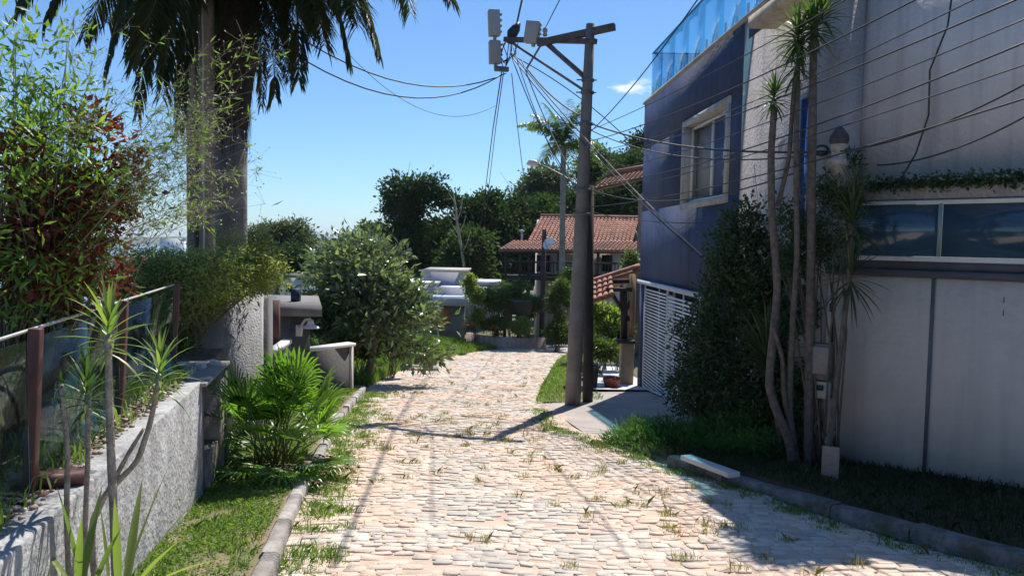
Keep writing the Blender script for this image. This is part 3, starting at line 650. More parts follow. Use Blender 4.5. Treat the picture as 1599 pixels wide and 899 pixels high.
mb = MB(); nwall(mb, .25, 7.0, 1.49, 1.535, -.0, .05); nwall(mb, .25, 7.0, 2.05, 2.085, .0, .05)
mb.build('rail', WHITE, bw)
mb = MB()
for s0, s1 in ((.27, 1.02), (1.06, 2.6), (2.64, 4.2), (4.24, 6.9)): nwall(mb, s0, s1, 1.54, 2.045, .015, .012)
mb.build('glazing', mat('dim_blue_glass', (.035, .075, .12), (.025, .055, .09), rough=.12, spec=.8), bw)
for s in (1.04, 2.62, 4.22):
    mb = MB(); nwall(mb, s-.013, s+.013, 1.537, 2.048, .004, .03); mb.build('mullion', mat('mull', (.2, .3, .33), (.15, .22, .25), rough=.3), bw)
mb = MB(); nwall(mb, .2, 7.0, 2.10, 2.27, .02, .32); mb.build('beam', GREY, bw)
mb = MB(); nwall(mb, .25, 7.0, 2.272, 2.30, -.02, .36); mb.build('flashing', mat('zinc', (.55, .58, .62), (.45, .48, .52), rough=.5, metal=.3), bw)
iv = MB(); s = RNG.uniform(.3, 6.5, 5200); pp = np.array([nw(a, -.02) for a in s]); zt = 2.26+RNG.normal(size=5200)*.035-.0
pos = np.column_stack([pp+RNG.normal(size=(5200, 2))*.035, zt]); iv.leaves(pos, RNG.normal(size=(5200, 3))+np.array([-.5, -.5, -.2]), .05, .026)
tag(iv.build('creeper', LM['shade'], loc=(4.2, 7.2, 2.26)), 'dark creeper trailing along the metal flashing above the glazed strip', 'creeper')

# white slatted garage gate
gate = thing('slatted_gate', 'white garage gate of horizontal slats under the blue wall', 'gate', (wx(14.6), 14.6, -1.4))
zt_ = .74
for (a, b2, dx) in ((GD0+.02, 14.55, -.07), (14.45, GD1-.02, .04)):
    mb = MB(); z = zt_-.1
    while z > -1.75:
        za = z
        # slats follow the level, bottom ends on the driveway slope
        y_lo, y_hi = a+.05, b2-.05
        lim = float(zr(y_lo))+.12
        if za < lim:
            # slat starts where ground allows
            yy_ = y_lo
            while float(zr(yy_))+.12 > za and yy_ < y_hi: yy_ += .05
            y_lo = yy_
        if y_lo < y_hi: wallbox(mb, y_lo, y_hi, za-.035, za, dx+.0, .015)
        z -= .068
    lf = mb.build('slats', WHITE, gate)
    mb = MB(); wallbox(mb, a, a+.05, float(zr(a))+.08, zt_, dx-.005, .035); wallbox(mb, b2-.05, b2, float(zr(b2))+.08, zt_, dx-.005, .035); wallbox(mb, (a+b2)/2-.02, (a+b2)/2+.02, float(zr((a+b2)/2))+.08, zt_, dx+.018, .02)
    mb.prism([(wx(a)+dx-.004, a), (wx(b2)+dx-.004, b2), (wx(b2)+dx+.03, b2), (wx(a)+dx+.03, a)], [float(zr(a))+.06, float(zr(b2))+.06]*1+[float(zr(b2))+.06, float(zr(a))+.06], [float(zr(a))+.11, float(zr(b2))+.11, float(zr(b2))+.11, float(zr(a))+.11]); mb.build('frame', WHITE, gate)
mb = MB(); wallbox(mb, GD0-.1, GD1+.2, .745, .83, -.09, .085); mb.build('track_cover', mat('track', (.6, .62, .66), (.5, .52, .56), rough=.5), gate)

# stone finial lantern on post at wall corner
p = P(1307, 300, 7.9); q = P(1307, 250, 7.9)
t = thing('stone_finial', 'small weathered stone pinecone finial on a short post at the wall corner', 'finial', p)
mb = MB(); zz = q.z-p.z; mb.lathe(p, [(.0, 0), (.085, 0), (.085, zz-.06), (.11, zz-.05), (.11, zz), (.07, zz+.02), (.07, zz+.10), (.085, zz+.13), (.085, zz+.16)], 14); mb.build('post', mat('old_stone', (.5, .45, .41), (.28, .25, .23), scale=14, rough=.95, bump=.8), t)
mb = MB(); mb.lathe(p, [(.085, zz+.165), (.10, zz+.20), (.09, zz+.25), (.05, zz+.31), (.02, zz+.34), (0, zz+.35)], 12); mb.build('cap', mat('dark_stone', (.09, .08, .085), (.05, .045, .05), scale=14, rough=.9, bump=.8), t)

# meter boxes on wall corner
def wbox(mb, px0, py0, px1, py1, d, th):
    a = P(px0, py0, d); b2 = P(px1, py1, d); c = (a+b2)/2; mb.box((c.x, c.y, c.z), (abs(b2.x-a.x), th, abs(a.z-b2.z)), -R(40))
t = thing('meter_box', 'weathered brown-grey electricity meter box on the white wall corner', 'meter box', P(1282, 592, 7.75))
mb = MB(); wbox(mb, 1264, 535, 1298, 592, 7.75, .14); mb.build('case', mat('box_brown', (.17, .14, .13), (.11, .09, .085), rough=.7), t, bevel=.012)
mb = MB(); wbox(mb, 1268, 541, 1292, 584, 7.67, .02); mb.build('door', mat('box_door', (.22, .19, .17), (.15, .13, .12), rough=.6), t, bevel=.005)
t = thing('junction_box', 'small cream electric box with a dark window under the brown meter box', 'meter box', P(1283, 620, 7.75))
mb = MB(); wbox(mb, 1270, 594, 1296, 621, 7.75, .11); mb.build('case', mat('box_cream', (.5, .45, .38), (.38, .34, .3), rough=.7), t, bevel=.01)
mb = MB(); wbox(mb, 1275, 601, 1285, 609, 7.68, .012); mb.build('window', mat('dark_window', (.03, .035, .04)), t)
mb = MB(); mb.tube([P(1281, 621, 7.74), P(1280, 650, 7.74), P(1274, 680, 7.72), P(1276, 705, 7.7)], .007, 6); tag(mb.build('ground_cable', mat('black_cable', (.02, .02, .022), (.015, .015, .015), rough=.6), loc=P(1281, 621, 7.74)), 'dark wire hanging from the cream box down the wall', 'cable')
mb = MB(); mb.tube([P(1299, 535, 7.75), P(1300, 480, 7.75), P(1300, 440, 7.78)], .012, 6); mb.lathe(P(1300, 480, 7.73), [(0, -.05), (.03, -.04), (.035, .03), (.01, .06)], 8); tag(mb.build('service_cable', MATS['black_cable'], loc=P(1299, 535, 7.75)), 'dark cable with a clamp rising above the brown meter box', 'cable')
# debris at the foot of the dracaenas
mb = MB(); mb.beam(G(1288, 735)+Vector((0, .05, .05)), P(1297, 678, 7.45), .10, .02, (0, -1, .3)); mb.beam(G(1283, 738)+Vector((0, .0, .03)), P(1293, 682, 7.5), .025, .03); tag(mb.build('leaning_board', mat('old_board', (.5, .48, .45), (.2, .18, .16), rough=.8), loc=G(1288, 735)), 'pale narrow board leaning against the corner by the dracaena trunks', 'board')
g_ = G(1298, 775); mb = MB(); mb.box((g_.x, g_.y+.05, g_.z+.24), (.15, .05, .42), -R(25), R(-8)); tag(mb.build('stone_slab', mat('slab', (.30, .23, .18), (.2, .16, .13), rough=.9, bump=.5), loc=g_, bevel=.006), 'upright brown stone slab standing in the grass at the wall foot', 'slab')
a, b2 = G(1072, 742), G(1148, 772); mb = MB(); mb.beam(a+Vector((0, .05, .18)), b2+Vector((0, .05, .17)), .13, .05); tag(mb.build('kerb_plank', mat('plank_pale', (.62, .60, .58), (.5, .48, .46), rough=.8), loc=a, bevel=.006), 'pale concrete plank lying on the kerb in front of the ferns', 'plank')

# ------------------------------------------------------------------ right vegetation
def shrub(name, label, base, blobs, nclump, nleaf, crad, L, Wd, lm, cat='shrub', group=None, stems=10, rmin=.3, updown=0.0, sr=.012):
    t = thing(name, label, cat, base, group); mb, C = crown_mb(blobs, nclump, nleaf, crad, L, Wd, rmin, updown); mb.build('foliage', lm, t)
    tb = MB()
    for c in C[RNG.permutation(len(C))[:stems]]:
        c = Vector(c); b_ = Vector(base)+Vector((random.uniform(-.1, .1), random.uniform(-.1, .1), 0)); m_ = b_.lerp(c, .5)+Vector((random.uniform(-.1, .1), 0, .1)); tb.tube([b_, m_, c], [sr, sr*.8, sr*.4], 5)
    tb.build('stem', BARK, t); return t
bx = Vector((2.75, 9.4, Hf(2.75, 9.4)+.05))
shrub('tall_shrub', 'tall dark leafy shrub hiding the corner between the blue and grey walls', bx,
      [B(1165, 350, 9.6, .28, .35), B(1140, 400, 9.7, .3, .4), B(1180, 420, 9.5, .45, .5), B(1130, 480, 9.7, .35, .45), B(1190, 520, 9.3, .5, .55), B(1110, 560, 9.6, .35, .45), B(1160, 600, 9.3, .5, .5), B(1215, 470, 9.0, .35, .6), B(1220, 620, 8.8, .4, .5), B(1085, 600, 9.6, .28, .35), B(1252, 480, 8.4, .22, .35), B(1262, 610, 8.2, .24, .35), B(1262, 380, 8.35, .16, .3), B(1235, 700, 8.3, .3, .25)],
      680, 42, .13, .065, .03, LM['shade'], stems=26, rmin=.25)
bx = Vector((2.2, 10.2, Hf(2.2, 10.2)))
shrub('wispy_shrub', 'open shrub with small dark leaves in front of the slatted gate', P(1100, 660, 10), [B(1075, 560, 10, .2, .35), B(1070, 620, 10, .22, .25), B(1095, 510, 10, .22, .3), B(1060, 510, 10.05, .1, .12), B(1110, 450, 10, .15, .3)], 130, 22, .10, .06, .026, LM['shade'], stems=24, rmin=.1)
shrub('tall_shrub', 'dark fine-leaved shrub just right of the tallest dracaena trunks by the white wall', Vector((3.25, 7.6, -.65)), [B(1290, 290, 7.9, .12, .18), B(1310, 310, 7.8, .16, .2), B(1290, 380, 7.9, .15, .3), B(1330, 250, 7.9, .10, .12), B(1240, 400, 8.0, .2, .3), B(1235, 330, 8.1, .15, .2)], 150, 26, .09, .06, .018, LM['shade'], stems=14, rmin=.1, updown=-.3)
fe = [B(x, y, d, .32, .20) for x, y, d in ((990, 690, 9.4), (1020, 680, 9.5), (1055, 690, 9.3), (1095, 690, 9.2), (1040, 715, 8.9), (1085, 720, 8.7), (1130, 700, 8.8), (1165, 715, 8.4), (1200, 700, 8.3), (1005, 705, 9.2), (1140, 665, 9.2), (1185, 660, 8.9))]
FERN = leafm('fern_leaf', (.04, .10, .022), (.09, .18, .04), .35, .5)
shrub('fern_bed', 'low feathery fern mound spilling toward the road edge', P(1080, 725, 9), fe, 700, 64, .13, .085, .013, FERN, cat='ferns', stems=20, rmin=.2, updown=.5, sr=.004)
# dracaenas
DG = leafm('dracaena_leaf', (.03, .075, .02), (.09, .14, .04), .35, .35, .5)
DD = leafm('dracaena_leaf_dark', (.025, .05, .02), (.06, .09, .035), .3, .35, .5)
DRB = mat('dracaena_bark', (.15, .12, .10), (.075, .06, .05), scale=16, rough=.9, bump=.9, bscale=50)
def head(mb, c, n, L, w=.025, lo=-35, hi=85, droop=.9, rng=random):
    for k in range(n):
        az = k*2.399+rng.uniform(-.2, .2); el = R(lo+(hi-lo)*(k/n)**.8+rng.uniform(-8, 8))
        mb.blade(c+Vector((0, 0, -.10+.14*k/n)), (math.cos(az)*math.cos(el), math.sin(az)*math.cos(el), math.sin(el)), L*rng.uniform(.75, 1.1), w, droop*rng.uniform(.6, 1.3), 5, .55)
def dracaena(name, label, trunks, heads, lm, base, cat='dracaena', group=None, bark=None):
    t = thing(name, label, cat, base, group)
    for tr, r in trunks:
        mb = MB(); pts = []
        for i in range(len(tr)-1):
            for k in range(5): pts.append(Vector(tr[i]).lerp(Vector(tr[i+1]), k/5))
        pts.append(Vector(tr[-1])); sp = [pts[0]]+[(pts[i-1]+pts[i]*2+pts[i+1])/4 for i in range(1, len(pts)-1)]+[pts[-1]]
        mb.tube(sp, [r*(1.15-.35*i/len(sp))*random.uniform(.94, 1.06) for i in range(len(sp))], 9); mb.build('trunk', bark or (DRB if name == 'dracaena' else mat('young_bark', (.46, .40, .34), (.24, .20, .17), scale=22, rough=.9, bump=.9, bscale=60)), t, smooth=True)
    for c, n, L, w, lo, dr in heads:
        mb = MB(); head(mb, Vector(c), n, L, w, lo, 85, dr); mb.build('leaf_head', lm, t)
    return t
db = G(1240, 755); D = 7.75
dracaena('dracaena', 'tallest dracaena clump, its bushy green heads in front of the grey wall', [
    ([P(1262, 762, D), P(1264, 600, D), P(1266, 450, D), P(1268, 250, D), P(1270, 100, D), P(1272, 0, D)], .045),
    ([P(1240, 758, D), P(1234, 690, D), P(1212, 640, D), P(1200, 600, D), P(1215, 450, D+.1), P(1205, 330, D+.1), P(1204, 240, D+.1), P(1209, 170, D+.1)], .042),
    ([P(1215, 320, D+.1), P(1232, 250, D+.1), P(1240, 130, D), P(1252, 60, D)], .022),
    ([P(1250, 750, D+.05), P(1232, 640, D+.05), P(1238, 500, D), P(1245, 400, D), P(1243, 250, D), P(1246, 100, D)], .03),
    ([P(1243, 700, D+.03), P(1224, 620, D+.02), P(1222, 560, D+.02), P(1205, 500, D-.05)], .025)],
    [(P(1270, 40, D), 70, .36, .028, -40, .7), (P(1246, 55, D), 80, .38, .028, -60, .7), (P(1284, 20, D), 34, .33, .026, -20, .8), (P(1209, 150, D+.1), 58, .27, .024, -50, .8), (P(1246, 100, D), 40, .3, .026, -70, .9)], DG, db)
dracaena('dracaena', 'dark dracaena with long drooping leaves in front of the white wall', [
    ([P(1290, 735, 7.4), P(1302, 640, 7.4), P(1316, 520, 7.4), P(1326, 430, 7.4), P(1332, 330, 7.4), P(1335, 290, 7.4)], .026)],
    [(P(1328, 430, 7.4), 44, .48, .026, -80, .5), (P(1332, 350, 7.4), 64, .46, .026, -45, 1.0), (P(1334, 300, 7.4), 34, .34, .024, -30, 1.0)], DD, G(1290, 750))
dracaena('dracaena', 'low dracaena with upright pale blades against the dark shrub', [([P(1225, 740, 8.1), P(1212, 640, 8.2), P(1200, 560, 8.3)], .03)],
    [(P(1198, 560, 8.3), 80, .62, .028, 0, .7)], DD, G(1222, 745))
# small conifer-ish twig at right of finial, tufts at wall foot
mb = MB()
for c in (G(1575, 815), G(1595, 820), G(1310, 770), G(1255, 770), G(1330, 765)):
    for _ in range(16):
        az = random.uniform(0, 6.28); mb.blade(c+Vector((random.uniform(-.08, .08), random.uniform(-.05, .05), .05)), (math.cos(az)*.35, math.sin(az)*.35, 1), random.uniform(.12, .3), .008, .5, 4)
stuff(mb, 'wall_foot_grass', DD, 'taller grass tufts at the foot of the white wall', 'grass')

# ------------------------------------------------------------------ utility pole
CP = mat('pole_concrete', (.24, .215, .20), (.155, .14, .13), scale=2.5, rough=.95, bump=.4, bscale=30, streak=.5)
WD = mat('grey_timber', (.13, .115, .11), (.08, .07, .065), scale=6, rough=.9, bump=.5)
IR = mat('galvanised', (.20, .20, .21), (.12, .12, .13), rough=.6, metal=.4)
BOXM = mat('equipment_grey', (.40, .39, .39), (.33, .32, .32), rough=.6)
BLK = mat('black_cable', (.02, .02, .022))
pb_ = G(894, 634); PD = pb_.y
pole = thing('utility_pole', 'tall concrete utility pole with crossarms and grey boxes beside the driveway', 'utility pole', pb_)
pt = P(922, 38, PD)
def pl(py): 
    a = P(894, 634, PD); t_ = (634-py)/(634-38); return a.lerp(pt, t_)
mb = MB(); mb.tube([pl(650), pl(500), pl(300), pl(150), pl(38)], [.15, .138, .115, .098, .08], 18); mb.build('shaft', CP, pole, smooth=True)
mb = MB(); mb.beam(P(960, 42, PD-.25), P(840, 68, PD+.5), .10, .12); mb.build('crossarm', WD, pole, bevel=.006)
mb = MB(); mb.beam(P(931, 65, PD-.12), P(788, 62, PD+1.0), .09, .09); mb.build('crossarm', WD, pole, bevel=.006)
for a, b_ in (((853, 70, PD+.45), (912, 122, PD+.02)), ((857, 68, PD+.4), (920, 124, PD+.02)), ((798, 66, PD+.9), (913, 142, PD+.02))):
    mb = MB(); mb.beam(P(*a), P(*b_), .035, .045); mb.build('brace', IR, pole)
for py in (123, 142, 190, 292, 330):
    mb = MB(); c = pl(py); mb.lathe(c, [(.085+.00018*py, -.025), (.095+.00018*py, -.025), (.095+.00018*py, .025), (.085+.00018*py, .025)], 16); mb.beam(c+Vector((-.2, 0, 0)), c+Vector((.16, 0, 0)), .02, .02); mb.build('band', IR, pole)
def ebox(px0, py0, px1, py1, d, dep, rz, tilt=0):
    a, b_ = P(px0, py0, d), P(px1, py1, d); c = (a+b_)/2; w_, h_ = abs(b_.x-a.x), abs(a.z-b_.z)
    mb = MB(); mb.box(c, (w_, dep, h_), rz, 0, tilt); o = mb.build('equipment_box', BOXM, pole, bevel=.012)
    mb = MB(); M_ = Matrix.Rotation(rz, 3, 'Z')
    for k in range(4):
        mb = MB(); q = c + M_ @ Vector((w_/2+.02, 0, h_*(.35-.22*k))); mb.box(q, (.04, dep*.55, h_*.07), rz); mb.build('fin', BOXM, o)
    mb = MB(); mb.box(c+M_ @ Vector((.02, 0, -h_/2-.03)), (.06, .06, .07), rz); mb.build('bracket', BOXM, o)
ebox(763, 16, 780, 57, PD+1.05, .16, R(12), R(-3)); ebox(764, 64, 781, 100, PD+1.05, .16, R(12), R(-2)); ebox(821, 34, 842, 68, PD+.6, .18, R(-20), R(8))
mb = MB(); c = P(851, 57, PD+.5); mb.lathe(c, [(0, 0), (.035, 0), (.05, .03), (.03, .06), (.05, .09), (.045, .13), (.02, .16), (0, .17)], 12); mb.build('insulator', mat('porcelain', (.35, .33, .32), (.25, .23, .22), rough=.3), pole)
mb = MB(); mb.tube([P(795, 68, PD+1), P(800, 52, PD+1), P(806, 44, PD+1), P(811, 36, PD+1)], [.05, .11, .09, .03], 9); mb.build('splice_case', mat('black_plastic', (.025, .025, .03), (.015, .015, .02), rough=.5), pole, smooth=True)
mb = MB(); mb.box(P(783, 108, PD+1.02), (.28, .10, .09), R(12)); mb.build('splitter_case', IR, pole, bevel=.01)
for k in range(9):
    mb = MB(); a = P(784+random.uniform(-6, 26), 60+random.uniform(-5, 8), PD+1); b_ = P(785+random.uniform(-8, 14), 100+random.uniform(-10, 10), PD+1.02)
    mb.tube([a, a.lerp(b_, .5)+Vector((random.uniform(-.15, .15), 0, -.05)), b_], .009, 5); mb.build('jumper_wire', BLK, pole)
mb = MB()
lp = [(905, 292, PD), (880, 275, PD+.35), (855, 262, PD+.7), (838, 256, PD+.9)]
mb.tube([P(*q) for q in lp], .017, 8); arm = mb.build('lamp_arm', IR, pole, smooth=True)
mb = MB(); mb.tube([P(842, 258, PD+.88), P(836, 255, PD+.92), P(828, 254, PD+1.0), P(823, 256, PD+1.05)], [.03, .06, .065, .02], 10); mb.build('lamp_head', mat('lamp_white', (.65, .65, .63), (.5, .5, .5), rough=.4), arm, smooth=True)
# second dark post directly behind
p2 = P(918, 620, PD+.55); t = thing('timber_pole', 'dark timber pole standing right behind the concrete pole', 'pole', (p2.x, PD+.55, Hf(p2.x, PD+.55)))
mb = MB(); mb.tube([(p2.x, p2.y, Hf(p2.x, p2.y)-.1), P(919, 500, PD+.5), P(921, 290, PD+.45)], [.10, .095, .08], 12); mb.build('shaft', mat('tarred_wood', (.05, .042, .038), (.03, .026, .024), rough=.9), t, smooth=True)

# cables
def cable(a, b_, sag, r=.009, label='', cat='cable', group=None, m=BLK, n=16, name='overhead_cable'):
    a, b_ = Vector(a), Vector(b_); mb = MB(); mb.tube([a.lerp(b_, i/n)+Vector((0, 0, -sag*4*(i/n)*(1-i/n))) for i in range(n+1)], r, 5)
    return tag(mb.build(name, m, loc=a), label, cat, group)
E = P(790, 115, PD+1)
cable(P(806, 42, PD+1), P(850, -160, 8), .0, .017, 'thick black cable climbing from the splice case out of the top of the picture')
cable(P(851, 45, PD+.5), P(905, -60, 9), .0, .008, 'thin cable rising from the insulator past the top of the picture')
cable(P(1110, -30, 8), P(917, 210, PD), .12, .008, 'single thin cable from the top centre down to the pole, left of the roof glass')
cable(E, P(312, -60, 9.4), .75, .011, 'upper of the two dark cables drooping left from the pole toward the palm')
cable(P(782, 118, PD+1), P(312, -30, 9.4), .85, .011, 'lower of the two dark cables drooping left from the pole toward the palm')
cable(P(782, 160, PD+1), P(540, 80, 11), .55, .004, 'hair-thin cable drooping low against the sky between palm and pole')
mb = MB(); mb.tube([P(784, 109, PD+1), P(770, 200, PD+6), P(755, 320, PD+15), P(738, 425, 32)], .013, 5); tag(mb.build('overhead_cable', BLK), 'long cable falling from the boxes to the flat-roofed house', 'cable')
mb = MB(); mb.tube([P(787, 109, PD+1), P(774, 200, PD+6), P(760, 320, PD+15), P(747, 425, 32)], .010, 5); tag(mb.build('overhead_cable', BLK), 'thinner cable falling beside the long one to the flat-roofed house', 'cable')
mb = MB(); mb.tube([P(799, 115, PD+1), P(806, 180, PD+3), P(815, 255, PD+5), P(828, 345, 36)], .009, 5); tag(mb.build('overhead_cable', BLK), 'cable dropping from the boxes to the red tiled roof', 'cable')
GC = mat('pale_cable', (.33, .30, .30), (.24, .22, .22), rough=.7)
for i, (a, b_, sg, r, mm, lab) in enumerate((
    ((845, 70, PD+.6), (822, 108, PD+.75), .0, .02, GC, 'pale cable loop falling from the insulator to the bundle'),
    ((796, 85, PD+1), (1012, 250, 17.3), -.2, .011, BLK, 'dark cable crossing the pole toward the far edge of the blue house'),
    ((797, 80, PD+1), (1125, 425, 11.3), .15, .012, GC, 'pale cable running down past the pole to the blue wall'),
    ((800, 90, PD+1), (1112, 415, 11.6), .2, .009, BLK, 'dark cable running down past the pole to the blue wall'),
    ((815, 95, PD+1), (905, 290, PD), .15, .012, GC, 'thick pale cable from the boxes down to the lamp arm band'),
    ((800, 92, PD+1), (903, 300, PD), .2, .01, BLK, 'dark cable from the boxes down to the lamp arm band'),
    ((822, 106, PD+.8), (905, 180, PD), .1, .016, GC, 'thick pale cable sweeping from the bundle to the upper pole band'),
    ((800, 70, PD+1), (912, 325, PD), .3, .008, BLK, 'dark cable from crossarm end down to the lowest pole band'),
    )):
    cable(P(*a), P(*b_), sg, r, lab, m=mm)
# main cables to the grey wall bracket
cable(pl(190)+Vector((.1, 0, 0)), P(1292, 237, 8.1), .16, .014, 'thick black cable from the pole to the bracket beside the stone finial')
cable(pl(200)+Vector((.1, 0, 0)), P(1292, 240, 8.1), .24, .009, 'thinner cable just under the thick one, ending by the stone finial')
cable(pl(290)+Vector((.1, 0, 0)), P(1255, 265, 8.3), .28, .009, 'cable drooping low across the blue wall below its window')
cable(pl(325)+Vector((.1, 0, 0)), P(1165, 345, 10.4), .10, .006, 'thin cable crossing the blue wall level with the roof ridge')
lb = 'one of the parallel cables fanning from the pole over the blue and grey house'
ends = [(1650, -190), (1660, -120), (1670, -75), (1680, -40), (1690, -8), (1700, 25), (1720, 60), (1740, 110)]
lbs = ['topmost cable of the fan between pole and upper right, crossing the roof glass', 'second cable from the top of the fan crossing the house', 'third cable from the top of the fan crossing the house', 'fourth cable of the fan, passing over the blue house window',
       'fifth cable of the fan from the top, crossing the grey wall', 'sixth cable of the fan, passing the dracaena heads', 'second lowest cable of the fan crossing the grey wall', 'lowest cable of the fan, passing just above the stone finial']
for i, (ex, ey) in enumerate(ends):
    cable(pl(200+i*17)+Vector((.08, 0, 0)), P(ex, ey, 4.6), .10+.05*(i % 3), .0055+.002*(i % 2), lbs[i], group='cables fanning from the pole to the upper right')
cable(P(1292, 238, 8.1), P(1640, 110, 5.2), .12, .008, 'cable rising from the finial bracket to the right edge, upper one')
cable(P(1370, 258, 7.6), P(1640, 160, 5.2), .10, .008, 'cable rising from the white flashing to the right edge, lower one')
mb = MB(); mb.tube([P(1487, -10, 6.6), P(1480, 40, 6.7), P(1452, 110, 6.8), P(1450, 180, 6.9), P(1430, 240, 7.0), P(1395, 300, 7.3)], .008, 6); tag(mb.build('hanging_cable', BLK), 'loose cable hanging in a wavy line down the upper grey wall', 'cable')
mb = MB(); c = P(1283, 235, 8.05)
mb.tube([c+Vector((.07*math.cos(a), 0, .05*math.sin(a))) for a in np.linspace(0, 6.0, 14)], .012, 6); tag(mb.build('cable_coil', BLK, loc=c), 'small coil of black cable beside the stone finial', 'cable')

# ------------------------------------------------------------------ tiled roofs and houses beyond
TILE = mat('terracotta', (.34, .13, .085), (.50, .27, .19), scale=1.5, rough=.9, island=True, bump=.4, dirt=(.16, .11, .09), dirt_scale=1.2, dirt_amt=.5)
TILED = mat('terracotta_old', (.25, .10, .07), (.42, .22, .15), scale=1.5, rough=.9, island=True, bump=.4, dirt=(.12, .09, .08), dirt_scale=1.2, dirt_amt=.7)
def tile_roof(mb, o, u, v, nu, nv, r=None):
    # o: eave corner, u: vector along the eave, v: vector up the slope
    o, u, v = Vector(o), Vector(u), Vector(v); nrm = u.cross(v).normalized()
    if nrm.z < 0: nrm = -nrm
    du, dv = u/nu, v/nv; w_ = du.length
    for i in range(nu):
        for j in range(nv):
            c = o+du*(i+.5)+dv*j; vs = []; jt = random.uniform(-.006, .006)
            for t_, hh, sc in ((-.04, .035, 1.0), (1.08, .0, .85)):
                for k in range(6):
                    a = math.pi*k/5; vs.append(tuple(c+dv*t_+du.normalized()*(-math.cos(a)*w_*.46*sc+jt)+nrm*(math.sin(a)*w_*.34*sc+hh)))
            mb.add(vs, np.array([[k, k+1, 7+k, 6+k] for k in range(5)]))
            mb.add([vs[k] for k in range(6)]+[tuple(c+dv*-.04+nrm*.0)], np.array([[k, k+1, 6] for k in range(5)]))
    q = [o-nrm*.02, o+u-nrm*.02, o+u+v-nrm*.02, o+v-nrm*.02]; mb.slab(q, .05)
DK = mat('dark_wood', (.045, .032, .025), (.025, .018, .015), scale=5, rough=.7)
CRW = mat('cream_wall', (.62, .58, .52), (.52, .48, .43), rough=.9, streak=.3)
rh = thing('red_roof_house', 'cream house with a large red tiled roof and dark timber veranda on the slope', 'house', (3.3, 43, -4))
d = 42
e0, e1 = P(824, 376, d), P(988, 379, d); r0_, r1_ = P(843, 339, d+3.2), P(998, 341, d+3.2)
mb = MB(); tile_roof(mb, e0, e1-e0, (r0_+r1_)/2-(e0+e1)/2, 26, 12); mb.build('roof', TILE, rh)
mb = MB(); k0, k1 = e0+(r0_-e0), e1+(r1_-e1); tile_roof(mb, Vector((r1_.x, r1_.y+3.4, e1.z)), Vector((r0_.x-r1_.x, 0, 0)), Vector((0, -3.3, r0_.z-e0.z-.02)), 26, 12); mb.build('roof', TILE, rh)
mb = MB(); a_ = Vector((r0_+r1_)/2-(e0+e1)/2); mb.tube([e0+a_+Vector((0, 0, .06)), e1+a_+Vector((0, 0, .06))], .12, 8); mb.build('ridge_cap', TILED, rh, smooth=True)
f0, f1 = P(778, 390, d-2.2), P(990, 392, d-2.2); g0, g1 = P(814, 374, d-.1), P(988, 381, d-.1)
mb = MB(); tile_roof(mb, f0, f1-f0, (g0+g1)/2-(f0+f1)/2, 34, 7); mb.build('veranda_roof', TILED, rh)
zd = P(880, 432, d-2).z
mb = MB(); mb.prism([(e0.x+.6, 42.2), (e1.x+.4, 42.2), (e1.x+.4, 47), (e0.x+.6, 47)], -5, e0.z-.05); mb.build('wall', CRW, rh)
for x_ in (e0.x+.6, e1.x+.4):
    mb = MB(); mb.add([(x_, 42.2, e0.z-.05), (x_, 48.6, e0.z-.05), (x_, 45.3, r0_.z-.15), (x_+.1, 42.2, e0.z-.05), (x_+.1, 48.6, e0.z-.05), (x_+.1, 45.3, r0_.z-.15)], [(0, 1, 2), (3, 5, 4), (0, 3, 4, 1), (1, 4, 5, 2), (2, 5, 3, 0)]); mb.build('gable', CRW, rh)
mb = MB(); mb.prism([(f0.x+.3, 39.9), (f1.x-.2, 39.9), (f1.x-.2, 42.19), (f0.x+.3, 42.19)], zd-.2, zd); mb.build('deck', DK, rh)
for px in (790, 812, 826, 872, 905, 934, 972):
    mb = MB(); q = P(px, 400, 40); mb.box((q.x, 40, (zd+f0.z+.15)/2), (.14, .14, f0.z+.15-zd), 0); mb.box((q.x, 40, (zd-4.2)/2-.1-.0), (.18, .18, abs(-4.0-zd))) if zd > -4 else None; mb.build('post', DK, rh)
mb = MB(); mb.beam((f0.x+.3, 39.95, zd+.75), (f1.x-.2, 39.95, zd+.75), .08, .1); mb.beam((f0.x+.3, 39.95, zd+.12), (f1.x-.2, 39.95, zd+.12), .06, .08)
for x_ in np.arange(f0.x+.4, f1.x-.2, .17): mb.beam((x_, 39.95, zd+.1), (x_, 39.95, zd+.75), .05, .05)
mb.build('railing', DK, rh)
mb = MB(); mb.beam(f0+Vector((0, .15, -.08)), f1+Vector((0, .15, -.08)), .1, .14); mb.build('beam', DK, rh)
for px0, px1 in ((838, 858), (940, 956)):
    mb = MB(); a_, c_ = P(px0, 398, 42.15), P(px1, 424, 42.15); mb.box(((a_.x+c_.x)/2, 42.17, (a_.z+c_.z)/2), (c_.x-a_.x, .1, a_.z-c_.z)); wn_ = mb.build('window', DK, rh)
    mb = MB(); mb.box(((a_.x+c_.x)/2, 42.11, (a_.z+c_.z)/2), (c_.x-a_.x-.15, .03, a_.z-c_.z-.15)); mb.build('pane', mat('dark_window', (.03, .035, .04)), wn_)
mb = MB(); q = P(815, 362, d+1); mb.tube([(q.x, q.y, q.z-1), q], .06, 8); mb.lathe(q, [(.0, -.02), (.14, 0), (.14, .08), (0, .14)], 10); mb.build('chimney', mat('chim', (.5, .48, .45), (.4, .38, .36)), rh)

